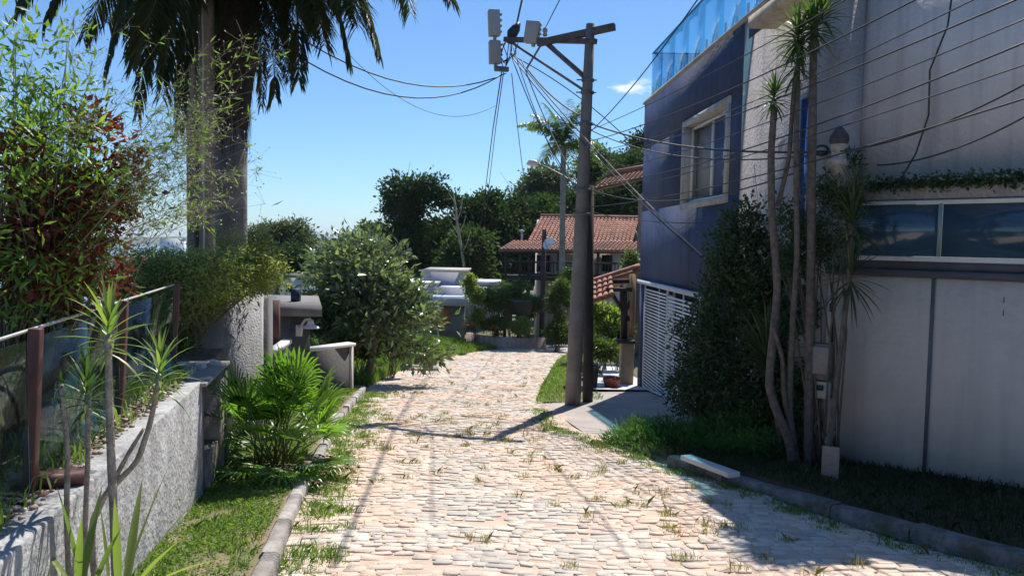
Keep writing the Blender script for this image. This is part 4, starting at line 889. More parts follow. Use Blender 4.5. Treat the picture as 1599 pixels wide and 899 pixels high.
# tiled roof near blue house (upper)
up_ = thing('tiled_house', 'dark house with an old tiled roof peeking out behind the blue house', 'house', P(985, 400, 28))
a_, b2, c_, d_ = P(925, 296, 27), P(1035, 272, 27), P(1045, 258, 29.4), P(948, 276, 29.4)
mb = MB(); tile_roof(mb, a_, b2-a_, c_-b2, 14, 8); mb.build('roof', TILED, up_)
mb = MB(); mb.tube([d_+Vector((0, 0, .1)), c_+Vector((0, 0, .1))], .11, 8); mb.build('ridge_cap', TILED, up_, smooth=True)
mb = MB(); q = P(1018, 300, 28); q1 = P(1060, 300, 28); mb.prism([(q.x, 28), (q1.x, 28), (q1.x, 31), (q.x, 31)], -3, q.z+.1); mb.build('wall', DK, up_)

# small tiled gate canopy
tc_ = thing('tiled_gate_canopy', 'little terracotta tiled canopy on timber posts at the far corner of the blue house', 'canopy', (2.6, 18, -1.8))
A, Bq = P(914, 444, 17.9), P(998, 417, 18.5); eA, eB = P(914, 474, 17.2), P(1000, 436, 17.6)
mb = MB(); tile_roof(mb, eA, (Bq-A)*.5, A-eA, 5, 4); mb.build('roof', TILE, tc_)
off = Vector((0, .9, -.32)); mb = MB(); tile_roof(mb, Bq+off, A-Bq, -off, 9, 4); mb.build('roof', TILED, tc_)
mb = MB(); mb.tube([A.lerp(Bq, f)+Vector((0, 0, .03+.015*(i % 2))) for i, f in enumerate(np.linspace(-.02, 1, 9))], [.065, .05]*4+[.065], 8); mb.build('ridge_cap', TILE, tc_)
for a_, b_, w_ in ((P(944, 440, 18), P(990, 438, 18), .1), (P(945, 452, 17.6), P(990, 452, 17.9), .09), (P(950, 450, 17.8), P(982, 500, 17.9), .08), (P(990, 460, 17.9), P(970, 500, 17.9), .07)):
    mb = MB(); mb.beam(a_, b_, w_, w_); mb.build('beam', DK, tc_)
mb = MB(); a_, b_ = P(974, 445, 17.9), P(974, 530, 17.9); mb.beam(a_, b_, .14, .14, (0, 1, 0)); mb.build('post', DK, tc_)
mb = MB(); a_, b_ = P(988, 428, 17.9), P(986, 525, 17.9); mb.beam(a_, b_, .12, .14, (0, 1, 0)); mb.build('post', mat('ochre_wood', (.36, .22, .11), (.24, .14, .07), rough=.8), tc_)
mb = MB(); a_ = P(979, 534, 17.7); mb.box((a_.x, a_.y, (a_.z+Hf(a_.x, a_.y)-.05)/2), (.30, .32, a_.z-Hf(a_.x, a_.y)+.05)); mb.build('pillar', mat('ochre_plaster', (.50, .36, .22), (.38, .27, .17), rough=.9, streak=.4), tc_, bevel=.01)
mb = MB(); mb.box(a_+Vector((-.05, -.05, .03)), (.42, .42, .06)); mb.build('ledge', DK, tc_)
# bins
q = G(922, 612); t = thing('black_bin', 'black open plastic bin behind the foot of the utility pole', 'bin', q)
mb = MB(); mb.lathe(q+Vector((0, .15, .02)), [(0, 0), (.155, 0), (.19, .50), (.21, .50), (.21, .54), (.185, .54), (.15, .03), (0, .03)], 20); mb.build('body', mat('bin_black', (.025, .025, .03), (.018, .018, .02), rough=.45), t, smooth=False)
q = G(956, 612); t = thing('terracotta_pot', 'squat reddish plant pot by the ochre pillar', 'pot', q)
mb = MB(); mb.lathe(q+Vector((0, .15, .02)), [(0, 0), (.15, 0), (.18, .22), (.20, .22), (.20, .28), (.17, .28), (.14, .2), (0, .2)], 20); mb.build('body', mat('pot_red', (.32, .09, .06), (.24, .07, .05), rough=.7), t)

# small post and dish
q = P(846, 520, 34); t = thing('wooden_post', 'thin dark wooden post between the planter and the road pole', 'pole', (q.x, 34, Hf(q.x, 34)))
mb = MB(); mb.tube([(q.x, 34, Hf(q.x, 34)), P(850, 358, 34)], [.13, .10], 8); mb.build('shaft', mat('tarred_wood', (.05, .042, .038)), t)
q = P(858, 381, 33.5); t = thing('satellite_dish', 'white satellite dish in front of the veranda roof', 'satellite dish', q)
mb = MB(); n_ = 18; ax_ = Vector((-.55, -.6, .45)).normalized(); s1 = ax_.cross(Vector((0, 0, 1))).normalized(); s2 = s1.cross(ax_)
vs = [tuple(q+(s1*math.cos(a)+s2*math.sin(a))*r_+ax_*(r_*r_*.9)) for r_ in (.02, .12, .22, .30) for a in np.linspace(0, 2*math.pi, n_, endpoint=False)]
mb.add(vs, np.array([[i*n_+k, i*n_+(k+1) % n_, (i+1)*n_+(k+1) % n_, (i+1)*n_+k] for i in range(3) for k in range(n_)])); mb.build('dish', WHITE, t, smooth=True)
mb = MB(); mb.tube([q, P(848, 392, 34)], .03, 6); mb.tube([q-s2*.25, q+ax_*.4], .012, 5); mb.build('arm', IR, t)

# grey flat-roofed house
gh = thing('flat_roof_house', 'low grey-white modern house with stepped flat roofs and an orange door', 'house', (-3, 40, -4))
GW = mat('pale_house_wall', (.55, .55, .60), (.47, .47, .52), rough=.85, streak=.2)
def pbox(name, px0, py0, px1, py1, d, dep, m, par, **k):
    a, b_ = P(px0, py0, d), P(px1, py1, d); mb = MB(); mb.box(((a.x+b_.x)/2, d+dep/2, (a.z+b_.z)/2), (abs(b_.x-a.x), dep, abs(a.z-b_.z))); return mb.build(name, m, par, **k)
pbox('wall', 660, 424, 727, 500, 41, 4, GW, gh); pbox('roof_slab', 658, 421, 729, 425, 40.85, 4.3, CREAM, gh)
pbox('wall', 600, 443, 681, 500, 39, 4, GW, gh); pbox('roof_slab', 598, 440, 683, 444, 38.85, 4.2, WHITE, gh)
pbox('wall', 684, 449, 724, 520, 38.4, 2.4, GW, gh); pbox('wall', 650, 478, 724, 540, 37.6, .78, mat('grey_green_wall', (.20, .21, .19), (.15, .16, .15), rough=.9), gh)
pbox('roof_slab', 640, 462, 730, 478, 37.2, 1.18, mat('blue_grey', (.45, .52, .6), (.38, .44, .52), rough=.7), gh)
dr = pbox('door', 678, 483, 702, 506, 37.5, .12, mat('orange_door', (.42, .17, .06), (.33, .13, .05), rough=.6), gh); pbox('handle', 697, 494, 698, 496, 37.44, .05, IR, dr)
pbox('terrace_wall', 727, 447, 779, 500, 39.5, 3, WHITE, gh); pbox('roof_slab', 727, 440, 781, 446, 39.3, 3.3, GW, gh)
# small white house
sh = thing('small_white_house', 'small white flat-roofed house above the grey gatehouse', 'house', P(460, 470, 30))
pbox('wall', 437, 433, 478, 480, 30, 3, WHITE, sh); pbox('roof_slab', 435, 429, 480, 434, 29.85, 3.3, mat('grey_slab', (.25, .24, .24), (.18, .17, .17), rough=.9), sh); pbox('window', 446, 444, 456, 456, 29.96, .1, mat('dark_window', (.03, .035, .04)), sh)
pbox('annex_wall', 500, 450, 540, 500, 31, 3, WHITE, sh)

# ------------------------------------------------------------------ left: gatehouse
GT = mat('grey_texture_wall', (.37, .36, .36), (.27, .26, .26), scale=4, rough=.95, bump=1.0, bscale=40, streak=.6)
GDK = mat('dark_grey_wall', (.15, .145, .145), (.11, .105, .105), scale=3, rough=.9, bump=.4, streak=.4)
gt = thing('gatehouse', 'grey rendered gatehouse with flat roof slab beside the fan palm', 'house', (-3.3, 11, -1.3))
def lx(px, d): return P(px, 450, d).x
def ztop(px, py, d): return P(px, py, d).z
mb = MB(); z = ztop(370, 457, 9); mb.prism([(lx(300, 8.3), 8.3), (lx(408, 9.3), 9.3), (lx(408, 9.3)-.05, 9.55), (lx(300, 8.3)-.1, 8.6)], -1.4, z); mb.build('wall', GT, gt)
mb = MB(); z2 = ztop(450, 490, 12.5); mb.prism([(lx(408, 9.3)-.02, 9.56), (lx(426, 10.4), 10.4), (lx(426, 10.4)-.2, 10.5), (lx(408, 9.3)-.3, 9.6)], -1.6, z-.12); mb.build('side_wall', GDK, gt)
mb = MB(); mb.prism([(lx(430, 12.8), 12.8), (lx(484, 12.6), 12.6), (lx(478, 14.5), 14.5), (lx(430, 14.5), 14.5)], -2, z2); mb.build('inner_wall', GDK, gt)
mb = MB(); mb.prism([(lx(411, 12.1), 12.1), (lx(503, 12.1), 12.1), (lx(497, 14.6), 14.6), (lx(405, 14.6), 14.6)], z2+.003, z2+.155); mb.build('roof_slab', mat('slab_grey', (.22, .21, .2), (.16, .15, .15), rough=.9), gt)
mb = MB(); mb.beam(P(426, 549, 10.8), P(449, 532, 12.0), .14, .07); mb.build('ledge', WHITE, gt)
mb = MB(); mb.beam(P(426, 580, 10.85), P(449, 560, 12.05), .10, .48); mb.build('parapet', GT, gt)
mb = MB(); q = P(419, 520, 11.6); mb.box((q.x, 11.8, q.z), (.22, .08, 1.0)); mb.build('door', mat('maroon_door', (.12, .04, .035), (.08, .03, .025), rough=.6), gt)
mb = MB(); mb.box(P(462, 463, 13.2)+Vector((0, 0, -.02)), (.14, .14, .3)); mb.build('vent_pipe', mat('dark_metal', (.04, .045, .06)), gt)
# wall lamp
q = P(470, 515, 12.4); t = thing('wall_lamp', 'white gooseneck lamp on the grey gatehouse wall', 'lamp', q)
mb = MB(); a_ = P(467, 516, 12.45); mb.box((a_.x, a_.y, a_.z), (.09, .07, .18)); mb.build('mount', WHITE, t)
mb = MB(); mb.tube([P(470, 520, 12.38), P(472, 506, 12.35), P(477, 499, 12.32), P(484, 498, 12.3), P(486, 501, 12.3)], .022, 10); mb.build('arm', WHITE, t, smooth=True)
mb = MB(); q = P(485, 511, 12.3); mb.lathe(q, [(.14, -.01), (.13, .01), (.07, .04), (.05, .08), (.05, .12), (0, .13)], 18); mb.lathe(q, [(.14, -.012), (.06, .03), (0, .035)], 18); mb.build('lamp_shade', WHITE, t, smooth=True)
# low wall beyond with white cap
t = thing('low_garden_wall', 'low dark wall with a white cap at the edge of the grass bank', 'wall', P(515, 580, 15)); a_, b_ = P(482, 549, 14.6), P(546, 540, 15.4)
mb = MB(); mb.prism([(a_.x, a_.y), (b_.x, b_.y), (b_.x-.05, b_.y+.2), (a_.x-.05, a_.y+.2)], -2.2, [a_.z, b_.z, b_.z, a_.z]); mb.build('wall', GDK, t)
mb = MB(); mb.beam(a_+Vector((-.03, .08, .035)), b_+Vector((.03, .08, .035)), .26, .06); mb.build('cap', WHITE, t); mb = MB(); mb.beam(b_+Vector((.02, .08, .0)), (b_.x+.02, b_.y+.08, -2), .04, .22, (0, 1, 0)); mb.build('end_strip', CREAM, t)
# drain slab by the roadside
q = G(655, 578); t = thing('drain_cover', 'broken pale concrete slab tilted over a roadside drain', 'slab', q)
mb = MB(); mb.box(q+Vector((-.15, .1, .10)), (.75, .55, .08), R(15), R(-8), R(4)); mb.build('slab', mat('plank_pale', (.62, .60, .58)), t, bevel=.01)
mb = MB(); mb.box(q+Vector((.35, .0, .05)), (.3, .4, .14), R(25), R(6)); mb.build('slab', mat('rubble', (.12, .10, .09), (.3, .28, .25)), t, bevel=.01)

# ------------------------------------------------------------------ planter and shrubs at the bend
t = thing('planter_wall', 'curved brownish stained planter wall at the bend of the road', 'planter', G(790, 550))
pts = [P(728, 519, 35.5), P(745, 523, 33.5), P(775, 526, 32.6), (P(815, 528, 32.4)), P(852, 527, 32.8), P(853, 524, 34)]
mb = MB()
for a_, b_ in zip(pts, pts[1:]):
    d_ = (b_-a_).normalized(); n2 = Vector((-d_.y, d_.x, 0))*.2
    mb.prism([(a_.x, a_.y), (b_.x, b_.y), (b_.x+n2.x, b_.y+n2.y), (a_.x+n2.x, a_.y+n2.y)], -4, [a_.z, b_.z, b_.z, a_.z])
mb.build('wall', mat('stained_wall', (.42, .33, .28), (.30, .23, .19), rough=.95, streak=.6, scale=1.5), t)
def shr(px, py, d, rx, rz, label, lm='bush', n=120, name='garden_shrub', L=.13, W_=.055, group='shrubs at the bend of the road', **k):
    p = P(px, py, d); return shrub(name, label, (p.x, d, Hf(p.x, d)), [((p.x+random.uniform(-.7, .7)*rx, d+random.uniform(-.4, .4)*rx, p.z+random.uniform(-.8, .85)*rz), (rx*f_, rx*f_, rz*f_*random.uniform(.6, 1.1))) for f_ in (.6, .5, .5, .4, .35, .35, .25, .25, .2)], n, 26, .14, L, W_, LM[lm], group=group, **k)
shr(741, 470, 33.5, .42, 1.0, 'upright yellow-green bushy shrub at the left end of the planter', 'lime', 170)
shr(775, 470, 34, .8, .5, 'spreading shrub behind the middle of the planter')
shr(800, 450, 36, 1.1, .55, 'bright leafy shrub in front of the veranda', 'bush', 170)
shr(770, 505, 33.3, .6, .3, 'low shrub just above the planter wall, left side', 'bush', 90)
shr(812, 508, 33, .6, .35, 'low shrub with pale tips above the planter wall, right side', 'lime', 90)
shr(830, 480, 34.5, .7, .5, 'vine-covered bush right of the dark tub', 'bush', 130)
shr(872, 475, 33, .7, .9, 'tall leafy bush left of the concrete utility pole', 'bush', 200)
shr(870, 520, 31.5, .5, .45, 'dark strappy bush by the road bend left of the pole', 'forest', 120)
shr(890, 440, 37, .7, .7, 'bush under the veranda behind the utility pole', 'bush', 120)
shr(945, 500, 22, .45, .45, 'lime green papaya-like shrub under the tiled canopy', 'lime', 110, L=.15, W_=.06)
shr(940, 545, 20.5, .5, .3, 'bright low shrub beside the pale pavement', 'bush', 130)
shr(965, 520, 22, .5, .5, 'dark glossy shrub behind the ochre pillar', 'forest', 90)
shr(984, 405, 20, .16, .24, 'leafy plant growing on top of the tiled canopy corner', 'bush', 50, L=.08, W_=.03)
shr(545, 520, 17, .35, .5, 'leafy shrub behind the low wall with the white cap', 'bush', 130, group=None)
shr(510, 495, 17.5, .5, .45, 'dark shrub under the round tree behind the gatehouse', 'forest', 140, group=None)
shr(560, 535, 18.4, .6, .35, 'dark low shrub around the trunk of the round tree', 'forest', 170, group=None)
shr(610, 530, 19.5, .5, .28, 'low leafy shrub in the grass right of the round tree trunk', 'bush', 120, group=None)
shr(580, 440, 36, 1.2, .7, 'hedge bush in front of the grey flat-roofed house', 'forest', 120, group=None)
q = P(812, 478, 34.2); t = thing('dark_tub', 'dark grey tub half hidden by vines above the planter', 'tub', q)
mb = MB(); mb.lathe(q+Vector((0, 0, -.35)), [(0, 0), (.5, 0), (.62, .6), (.66, .6), (.66, .66), (.58, .66), (.5, .1), (0, .1)], 20); mb.build('body', mat('tub_grey', (.07, .075, .085), (.05, .05, .06), rough=.6), t)
# bromeliads in the planter
for i, (px, py) in enumerate(((733, 503), (772, 508), (778, 520))):
    q = P(px, py, 32.9); mb = MB()
    head(mb, q, 34, .5, .05, 5, .9); tag(mb.build('bromeliad', leafm('brom', (.22, .16, .05), (.4, .12, .06), .35) if i < 2 else LM['bush'], loc=q), ('orange-tipped bromeliad at the left end of the planter', 'reddish bromeliad in the middle of the planter', 'green bromeliad low at the planter front')[i], 'bromeliad')

# ------------------------------------------------------------------ left: white garden wall, glass fence
def lw(d, off=0.0):    # point on left wall line (road side face), off = set back from the road
    return (-1.27-.205*d-off, d+off*-.2)
LWM = mat('white_rough_wall', (.47, .47, .47), (.34, .34, .345), scale=5, rough=.95, bump=1.0, bscale=26, streak=.8, dirt=(.20, .19, .18), dirt_scale=7, dirt_amt=.5)
lwall = thing('garden_wall', 'low rough white wall under the glass fence at the left', 'wall', (-2.2, 4.5, -.45))
ZW = .43
def lwp(mb, d0, d1, o0, o1, z0, z1): mb.prism([lw(d0, o0), lw(d1, o0), lw(d1, o1), lw(d0, o1)], z0, z1)
mb = MB(); lwp(mb, 1.0, 6.15, 0, .15, -1.1, ZW); mb.build('wall', LWM, lwall, bevel=.012)
# pillar with niches
mb = MB(); lwp(mb, 6.16, 6.32, .02, .5, -1.2, .38); lwp(mb, 6.32, 6.85, .16, .5, -1.2, .39); lwp(mb, 6.85, 7.1, -.01, .5, -1.2, .36); lwp(mb, 6.32, 6.85, 0, .16, -1.2, -.25); mb.build('niche_pillar', mat('stained_pillar', (.27, .235, .21), (.13, .11, .10), scale=5, rough=.95, bump=.9, streak=.8), lwall)
mb = MB(); lwp(mb, 6.05, 7.2, -.05, .45, .393, .425); mb.build('capstone', mat('old_cap', (.30, .27, .25), (.2, .18, .17), scale=4, rough=.9), lwall, bevel=.008)
mb = MB(); lwp(mb, 6.45, 6.6, .13, .155, -.2, .0); lwp(mb, 6.36, 6.8, .13, .158, .0, .3); mb.build('meter_door', mat('meter_grey', (.20, .19, .18), (.14, .13, .13), rough=.6), lwall)
mb = MB(); mb.tube([Vector((*lw(7.15, -.0), -1)), Vector((*lw(7.15, -.0), .38))], .03, 8); mb.build('pipe', mat('green_pipe', (.10, .12, .09), (.07, .08, .06)), lwall)
mb = MB()
for _ in range(9):
    x_, y_ = lw(random.uniform(6.1, 7.1), random.uniform(0, .35)); mb.box((x_, y_, .445), (random.uniform(.05, .16), random.uniform(.04, .1), random.uniform(.03, .06)), random.uniform(0, 3), random.uniform(-.4, .4), random.uniform(-.3, .3))
tag(mb.build('plaster_rubble', mat('plaster_bits', (.7, .68, .66), (.4, .37, .34), scale=9, rough=.95), loc=Vector((*lw(6.6, .2), .43)), bevel=.006), 'broken white plaster pieces lying on the capstone beside the fan palm', 'rubble')
# garden soil
mb = MB()
mb.prism([lw(-1, .171), lw(8.2, .171), (-12, 8.2), (-12, -1)], -1.3, ZW-.03); struct(mb, 'garden_bed', mat('garden_soil', (.17, .12, .08), (.07, .06, .04), scale=4, rough=1, bump=1, bscale=20))
# glass fence
gf = thing('glass_fence', 'glass panel fence on brown metal posts above the white wall', 'fence', (-2.5, 4.5, ZW))
BR = mat('brown_metal', (.13, .05, .04), (.085, .035, .03), scale=8, rough=.55)
pd = [(-1.78, 1.8), (-2.16, 3.38), (-2.56, 4.93), (-3.03, 6.77)]
for d_ in pd:
    x_, y_ = d_; mb = MB(); mb.box((x_, y_, ZW+.36), (.05, .055, .78), R(12), 0, R(3)); mb.box((x_, y_, ZW-.01), (.14, .14, .03), R(12)); mb.build('post', BR, gf, bevel=.004)
FG = glass('fence_glass', (.66, .76, .70), .04, .015, .35)
for a_, b_ in zip(pd, pd[1:]):
    va, vb = Vector((*a_, 0)), Vector((*b_, 0)); dd = (vb-va).normalized(); n2 = Vector((-dd.y, dd.x, 0))*.008; va, vb = va+dd*.05, vb-dd*.05
    mb = MB(); mb.prism([(va.x, va.y), (vb.x, vb.y), (vb.x+n2.x, vb.y+n2.y), (va.x+n2.x, va.y+n2.y)], ZW+.02, ZW+.70); mb.build('glass_panel', FG, gf)
mb = MB(); x0_, y0_ = pd[0]; x1_, y1_ = pd[-1]; mb.tube([(x0_, y0_, ZW+.735), (x1_, y1_, ZW+.745)], .008, 6); mb.build('rail_wire', mat('pale_wire', (.5, .48, .45), (.4, .38, .36), rough=.5), gf)
# loose timber on the wall
x_, y_ = lw(3.5, .16); mb = MB(); mb.box((x_, y_, ZW+.035), (.30, .10, .05), R(25), R(6)); tag(mb.build('timber_offcut', BR, loc=(x_, y_, ZW+.03)), 'short brown timber offcut lying on top of the white wall', 'timber')
mb = MB()
for _ in range(700):
    d_ = random.uniform(2.2, 6.2); x_, y_ = lw(d_, random.uniform(.1, .33)); s_ = random.uniform(.006, .022); mb.box((x_, y_, ZW+s_*.3), (s_, s_*1.3, s_*.7), random.uniform(0, 3), random.uniform(-.4, .4), random.uniform(-.4, .4))
stuff(mb, 'wall_top_gravel', mat('gravel', (.5, .45, .4), (.25, .14, .1), island=True), 'loose gravel and rubble along the top of the white wall', 'gravel')
# weeds on top
pw = []
for _ in range(1200):
    d_ = random.uniform(2.2, 6.6); x_, y_ = lw(d_, random.uniform(.12, .9)); pw.append((x_, y_, ZW))
grass('garden_weeds', np.array(pw), 'weeds on the soil behind the glass fence', GR, (.05, .16), .010, .9)
# dry pool-side wall with old tiles, seen through the glass
t = thing('old_garden_wall', 'weathered grey garden wall with a row of pale tiles, seen through the glass fence', 'wall', (-5.5, 6.5, .4))
mb = MB(); mb.prism([(-6.5, 5.0), (-3.7, 8.4), (-3.85, 8.5), (-6.65, 5.1)], .3, .88); mb.build('wall', mat('old_wall', (.30, .27, .22), (.16, .15, .11), rough=.95, streak=.6), t)
mb = MB(); tile_roof(mb, (-5.6, 6.0, .90), (1.0, 1.22, 0), (-.22, .18, .12), 10, 3); mb.build('tile_coping', mat('pale_tile', (.45, .33, .27), (.55, .48, .42), island=True), t)

# ------------------------------------------------------------------ left vegetation
# bamboo-like hedge over the wall and garden
LMF = leafm('feather_leaf', (.10, .14, .04), (.32, .34, .12), .45, .5)
def arch_plant(name, label, base_fn, tip_fn, n, lm, leafL, leafW, per, stem_r=.004, sm_=None, hgt=.3, fl=None, cat='shrub', jitter=.03):
    st, lf, fw = MB(), MB(), MB(); Ps, Ds, Fs = [], [], []; b0 = base_fn(0)
    for i in range(n):
        a = Vector(base_fn(i)); e = Vector(tip_fn(i)); L = (e-a).length; mid = a.lerp(e, .55)+Vector((0, 0, hgt*L)); pts = []
        for k in range(11):
            t_ = k/10; pts.append(a*(1-t_)**2+mid*2*t_*(1-t_)+e*t_*t_)
        st.tube(pts, [stem_r*(1-.8*k/10) for k in range(11)], 4)
        for k in range(per):
            t_ = random.uniform(.2, 1); i0 = min(9, int(t_*10)); p = pts[i0].lerp(pts[i0+1], t_*10-i0); d_ = (pts[i0+1]-pts[i0]).normalized()
            q = (d_*.6+Vector((random.gauss(0, .7), random.gauss(0, .7), random.gauss(-.1, .6)))).normalized()
            # side twig
            tw_ = random.uniform(.3, 1)*leafL*1.6; pe = p+q*tw_
            if fl or k % 3 == 0: st.tube([p, pe], [stem_r*.35, stem_r*.2], 3, cap=False)
            for c in range(2): Ps.append(tuple(p+q*tw_*random.random()+Vector((random.gauss(0, jitter), random.gauss(0, jitter), random.gauss(0, jitter))))); Ds.append((q.x+random.gauss(0, .5), q.y+random.gauss(0, .5), q.z+random.gauss(-.2, .5)))
            if fl and t_ > .5:
                for c in range(fl):
                    fp_ = pe+Vector((random.gauss(0, .045), random.gauss(0, .045), random.gauss(0, .045))); Fs.append(tuple(fp_)); st.tube([p.lerp(pe, random.uniform(.5, 1)), fp_], .0007, 3, cap=False)
    t = thing(name, label, cat, b0)
    st.build('stem', sm_ or mat('green_stem', (.20, .20, .08), (.14, .12, .06), rough=.7), t)
    Ps = np.array(Ps); Ds = np.array(Ds); N = len(Ps); lf.leaves(Ps, Ds, leafL*RNG.uniform(.6, 1.2, N), leafW*RNG.uniform(.7, 1.2, N)); lf.build('foliage', lm, t)
    if fl:
        Fs = np.array(Fs); N = len(Fs); fw.leaves(Fs, RNG.normal(size=(N, 3)), .012, .010); fw.build('flower_spray', mat('tiny_flowers', (.45, .47, .36), (.6, .6, .5), island=True), t)
    return t
rr_ = random.uniform
arch_plant('feathery_hedge', 'feathery lime green hedge spilling over the grey gatehouse wall', lambda i: (P(rr_(200, 325), rr_(455, 540), rr_(7.4, 8.1)) if i % 3 else P(rr_(325, 425), rr_(448, 462), rr_(8.3, 8.8))), lambda i: (P(rr_(170, 400), rr_(385, 470), rr_(7.2, 8.8)) if i % 4 else P(rr_(380, 455), rr_(400, 448), rr_(8.0, 8.8))), 430, LMF, .055, .016, 26, .004, None, .22)
arch_plant('hedge_shrub', 'taller lime twigs of the hedge in front of the palm trunk', lambda i: P(rr_(330, 400), rr_(440, 470), 8.4), lambda i: P(rr_(325, 440), rr_(345, 400), 8.3), 42, LMF, .055, .016, 26, .004, None, .12)
shrub('hedge_shrub', 'dense dark green hedge mass behind the brown fence posts', P(270, 560, 8.0), [B(300, 440, 8, .55, .3), B(220, 430, 8, .5, .25), B(380, 430, 8.6, .5, .22), B(275, 520, 7.8, .28, .4), B(240, 480, 8.2, .5, .4)], 260, 30, .12, .055, .02, LM['bush'], stems=24, rmin=.1)
# red shrub
shrub('red_shrub', 'dense shrub with dark maroon and red leaves at the far left', (-2.75, 4.25, .4), [B(25, 255, 4.1, .22, .2), B(85, 300, 4.2, .2, .2), B(60, 370, 4.1, .28, .26), B(140, 330, 4.2, .16, .22), B(180, 250, 4.25, .10, .22), B(120, 440, 4.2, .25, .2), B(20, 420, 4.1, .3, .3), B(190, 340, 4.3, .08, .14), B(130, 190, 4.3, .12, .14), B(200, 300, 4.3, .05, .1)], 250, 26, .085, .048, .026, LM['red'], stems=40, rmin=.1)
shrub('leafy_shrub', 'green-leaved shrub tangled in front of the red shrub', (-2.75, 4.3, .4), [B(20, 320, 3.9, .26, .34), B(100, 260, 4.0, .24, .3), B(150, 300, 4.1, .16, .22), B(50, 440, 3.9, .3, .22), B(20, 150, 4.1, .2, .28), B(100, 170, 4.2, .2, .2), B(120, 400, 4.1, .18, .22), B(60, 60, 4.1, .2, .1)], 200, 12, .13, .070, .018, leafm('leaf_near', (.05, .11, .02), (.20, .30, .06), .42), stems=60, rmin=.0, sr=.0045)
SPR = leafm('spray_leaf', (.06, .11, .03), (.22, .30, .08), .4)
arch_plant('flowering_spray_plant', 'wispy pale-flowered plant arching across the sky in front of the palm trunks', lambda i: P(rr_(-60, 120), rr_(420, 560), rr_(3.9, 4.4)), lambda i: P(rr_(-20, 440)**1.0, rr_(20, 330), rr_(3.9, 4.6)), 58, SPR, .066, .012, 13, .0026, mat('pale_stem', (.32, .30, .16), (.2, .17, .09)), .10, fl=3, jitter=.012)
arch_plant('flowering_spray_plant', 'lower wiry sprays of pale flowers before the concrete post', lambda i: P(rr_(0, 200), rr_(320, 480), rr_(4.1, 4.6)), lambda i: P(rr_(230, 400), rr_(150, 330), rr_(4.1, 4.6)), 46, SPR, .05, .010, 10, .0022, mat('pale_stem', (.32, .30, .16)), .08, fl=4, jitter=.012)
# dry cane stems at the far left
mb = MB()
for _ in range(22):
    a = P(rr_(-40, 60), rr_(480, 520), rr_(4, 4.6)); e = P(rr_(20, 170), rr_(280, 440), rr_(3.9, 4.6)); mb.tube([a, a.lerp(e, .5)+Vector((-.08, 0, .12)), e], [.006, .005, .003], 4)
tag(mb.build('cane_stems', mat('pale_stem', (.32, .30, .16)), loc=P(20, 500, 4.3)), 'bundle of dry arching canes at the left edge', 'canes')

# foreground dracaenas
def gd(px, d): q = P(px, 700, d); return Vector((q.x, d, float(zr(d))+.07))
d1 = 3.15
DY = leafm('dracaena_yellow', (.07, .15, .03), (.28, .32, .10), .35, .35, .5)
dracaena('young_dracaena', 'tallest foreground dracaena, striped head above the white wall', [([gd(182, d1), P(180, 850, d1), P(173, 700, d1), P(170, 600, d1), P(169, 522, d1)], .017)], [(P(170, 515, d1), 34, .215, .017, -25, .7)], DY, gd(182, d1))
dracaena('young_dracaena', 'thin foreground dracaena with bluish fan head, second from left', [([gd(128, d1+.1), P(132, 850, d1+.1), P(138, 700, d1+.1), P(136, 615, d1+.1)], .012)], [(P(136, 605, d1+.1), 40, .17, .016, -30, .4)], DG, gd(128, d1+.1))
dracaena('young_dracaena', 'bare-topped foreground dracaena trunk leaning at the left', [([gd(108, d1), P(104, 800, d1), P(106, 700, d1), P(95, 600, d1)], .012)], [(P(95, 606, d1), 9, .05, .012, 40, .5)], DG, gd(108, d1))
dracaena('young_dracaena', 'curving foreground dracaena leaning right with a pale spiky head', [([gd(150, 3.4), P(142, 820, 3.4), P(165, 770, 3.4), P(215, 720, 3.4), P(235, 660, 3.4), P(250, 585, 3.4)], .014), ([P(165, 772, 3.4), P(205, 700, 3.4), P(225, 668, 3.45)], .010)], [(P(250, 575, 3.4), 34, .19, .014, -20, .8)], DY, gd(150, 3.4))
t = thing('blade_plant', 'clump of broad green striped blades at the foot of the foreground dracaenas', 'plant', gd(180, 2.95))
mb = MB()
for (bx_, by_, ex, ey, L, w_) in ((190, 900, 245, 740, .55, .035), (195, 905, 215, 760, .45, .035), (200, 905, 310, 850, .45, .04), (190, 905, 280, 780, .5, .035), (185, 900, 180, 780, .4, .03), (120, 900, 125, 800, .32, .028), (125, 900, 150, 770, .42, .03), (115, 900, 85, 850, .3, .026), (130, 900, 100, 770, .4, .026), (150, 905, 60, 870, .4, .03), (170, 905, 160, 800, .38, .03), (200, 905, 260, 830, .45, .035), (140, 905, 175, 820, .34, .03), (110, 905, 40, 890, .3, .025), (205, 910, 320, 890, .4, .03)):
    a, e = P(bx_, by_, 2.95), P(ex, ey, 2.95+random.uniform(-.2, .2)); dd = (e-a); mb.blade(a-Vector((0, 0, .08)), dd.normalized()+Vector((0, 0, .12)), dd.length+.12, w_, .35, 7, .6)
mb.build('leaf_blade', DY, t)

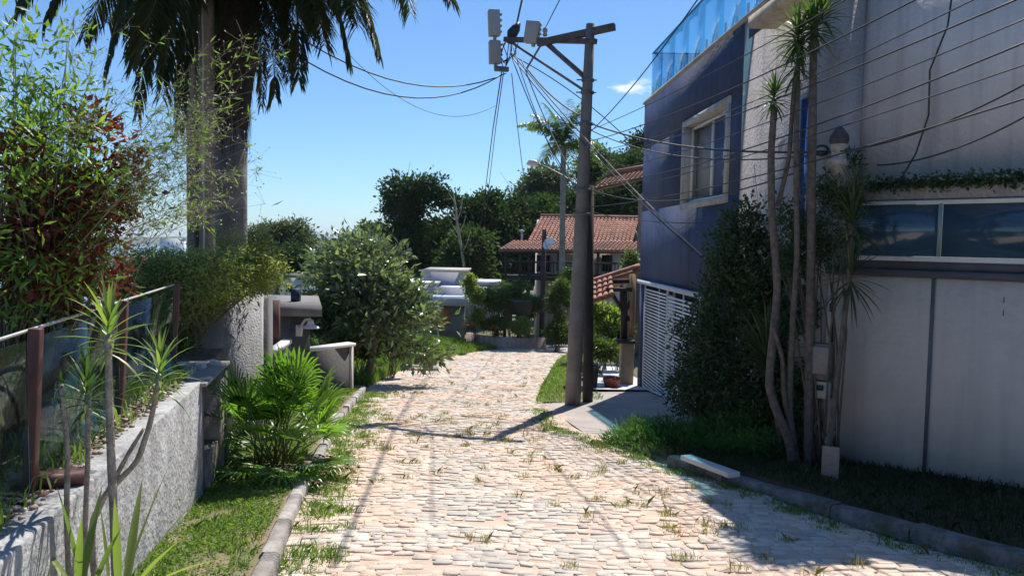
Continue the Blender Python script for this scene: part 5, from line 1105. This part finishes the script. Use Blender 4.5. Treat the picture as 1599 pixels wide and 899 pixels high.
# fan palm
fp = Vector((P(425, 760, 7.3).x, 7.3, float(zr(7.3))+.05)); t = thing('fan_palm', 'bushy fan palm with bright pleated leaves between wall and kerb', 'palm', fp)
FP = leafm('fan_leaf', (.05, .12, .018), (.18, .32, .05), .45, .3, .6)
mb, sb = MB(), MB()
def fan(c, d, size, nseg=17, spread=R(170)):
    d = Vector(d).normalized(); s_ = d.cross(Vector((0, 0, 1)))
    if s_.length < .15: s_ = Vector((1, 0, 0))
    s_.normalize(); s_ = (s_+Vector((0, 0, random.uniform(-.4, .4)))).normalized(); u_ = s_.cross(d).normalized()
    if u_.z < 0: u_ = -u_
    fuse = .34; vs = [tuple(c)]; fs = []; n2 = nseg*2
    def dirn(a): return d*math.cos(a)+s_*math.sin(a)
    for k in range(n2+1):
        a = -spread/2+spread*k/n2; L = size*fuse*(1-.2*abs(a)/(spread/2)); q = c+dirn(a)*L+u_*(.004 if k % 2 else -.004)-Vector((0, 0, .03*size)); vs.append(tuple(q))
    for k in range(n2): fs.append([0, k+1, k+2])
    for k in range(nseg):
        i0 = 1+2*k; a = -spread/2+spread*(2*k+1)/n2; L = size*(1-.22*abs(a)/(spread/2))*random.uniform(.93, 1.05); dr = random.uniform(.02, .16)
        m0, m1, m2 = Vector(vs[i0]), Vector(vs[i0+1]), Vector(vs[i0+2]); t_ = c+dirn(a)*L-Vector((0, 0, dr*size*1.3)); w_ = (m2-m0)*.46; mid = c+dirn(a)*(L*.8)-Vector((0, 0, dr*size*.4))
        b0 = len(vs); vs += [tuple(mid-w_), tuple(mid+u_*.008), tuple(mid+w_), tuple(t_)]
        fs += [[i0, i0+1, b0+1], [i0, b0+1, b0], [i0+1, i0+2, b0+2], [i0+1, b0+2, b0+1], [b0, b0+1, b0+3], [b0+1, b0+2, b0+3]]
    mb.add(vs, np.array(fs))
for k in range(62):
    az = k*2.399; el = R((82, 64, 48, 30, 8, 72, 40, 20)[k % 8]+random.uniform(-6, 6)); L = random.uniform(.45, .98)*(1.0 if el > .7 else .66)
    d_ = Vector((math.cos(az)*math.cos(el)*1.05, math.sin(az)*math.cos(el), math.sin(el))); c = fp+Vector((random.uniform(-.15, .15), random.uniform(-.12, .12), 0))
    e = c+d_*L; m_ = c.lerp(e, .5)+Vector((0, 0, .05)); sb.tube([c, m_, e], [.010, .007, .005], 5)
    fan(e, d_+Vector((random.uniform(-.3, .3), -.12, .25 if el > .9 else -.3)), random.uniform(.34, .50))
mb.build('leaf_fan', FP, t); sb.build('petiole', mat('petiole', (.14, .17, .05), (.09, .11, .04), rough=.5), t)
# dry leaf litter at its foot
mb = MB(); n = 900; pos = np.column_stack([fp.x+RNG.normal(size=n)*.35, fp.y-.1+RNG.normal(size=n)*.3, np.zeros(n)]); pos[:, 2] = zr(pos[:, 1])+.11
mb.leaves(pos, RNG.normal(size=(n, 3))*np.array([1, 1, .15]), .06, .025); stuff(mb, 'leaf_litter', mat('litter', (.12, .08, .05), (.25, .17, .10), island=True), 'dry leaf litter under the fan palm', 'leaves')

# ------------------------------------------------------------------ air
hz = MB(); hz.box((0, 4400, 29), (18600, 10600, 130))
hm = bpy.data.materials.new('haze'); hm.use_nodes = True; t_ = hm.node_tree; t_.nodes.remove(t_.nodes['Principled BSDF'])
pv = t_.nodes.new('ShaderNodeVolumePrincipled'); pv.inputs['Color'].default_value = (.80, .88, 1, 1); pv.inputs['Density'].default_value = .00012; pv.inputs['Anisotropy'].default_value = .2
t_.links.new(pv.outputs[0], t_.nodes['Material Output'].inputs['Volume'])
stuff(hz, 'haze', hm, None, None)
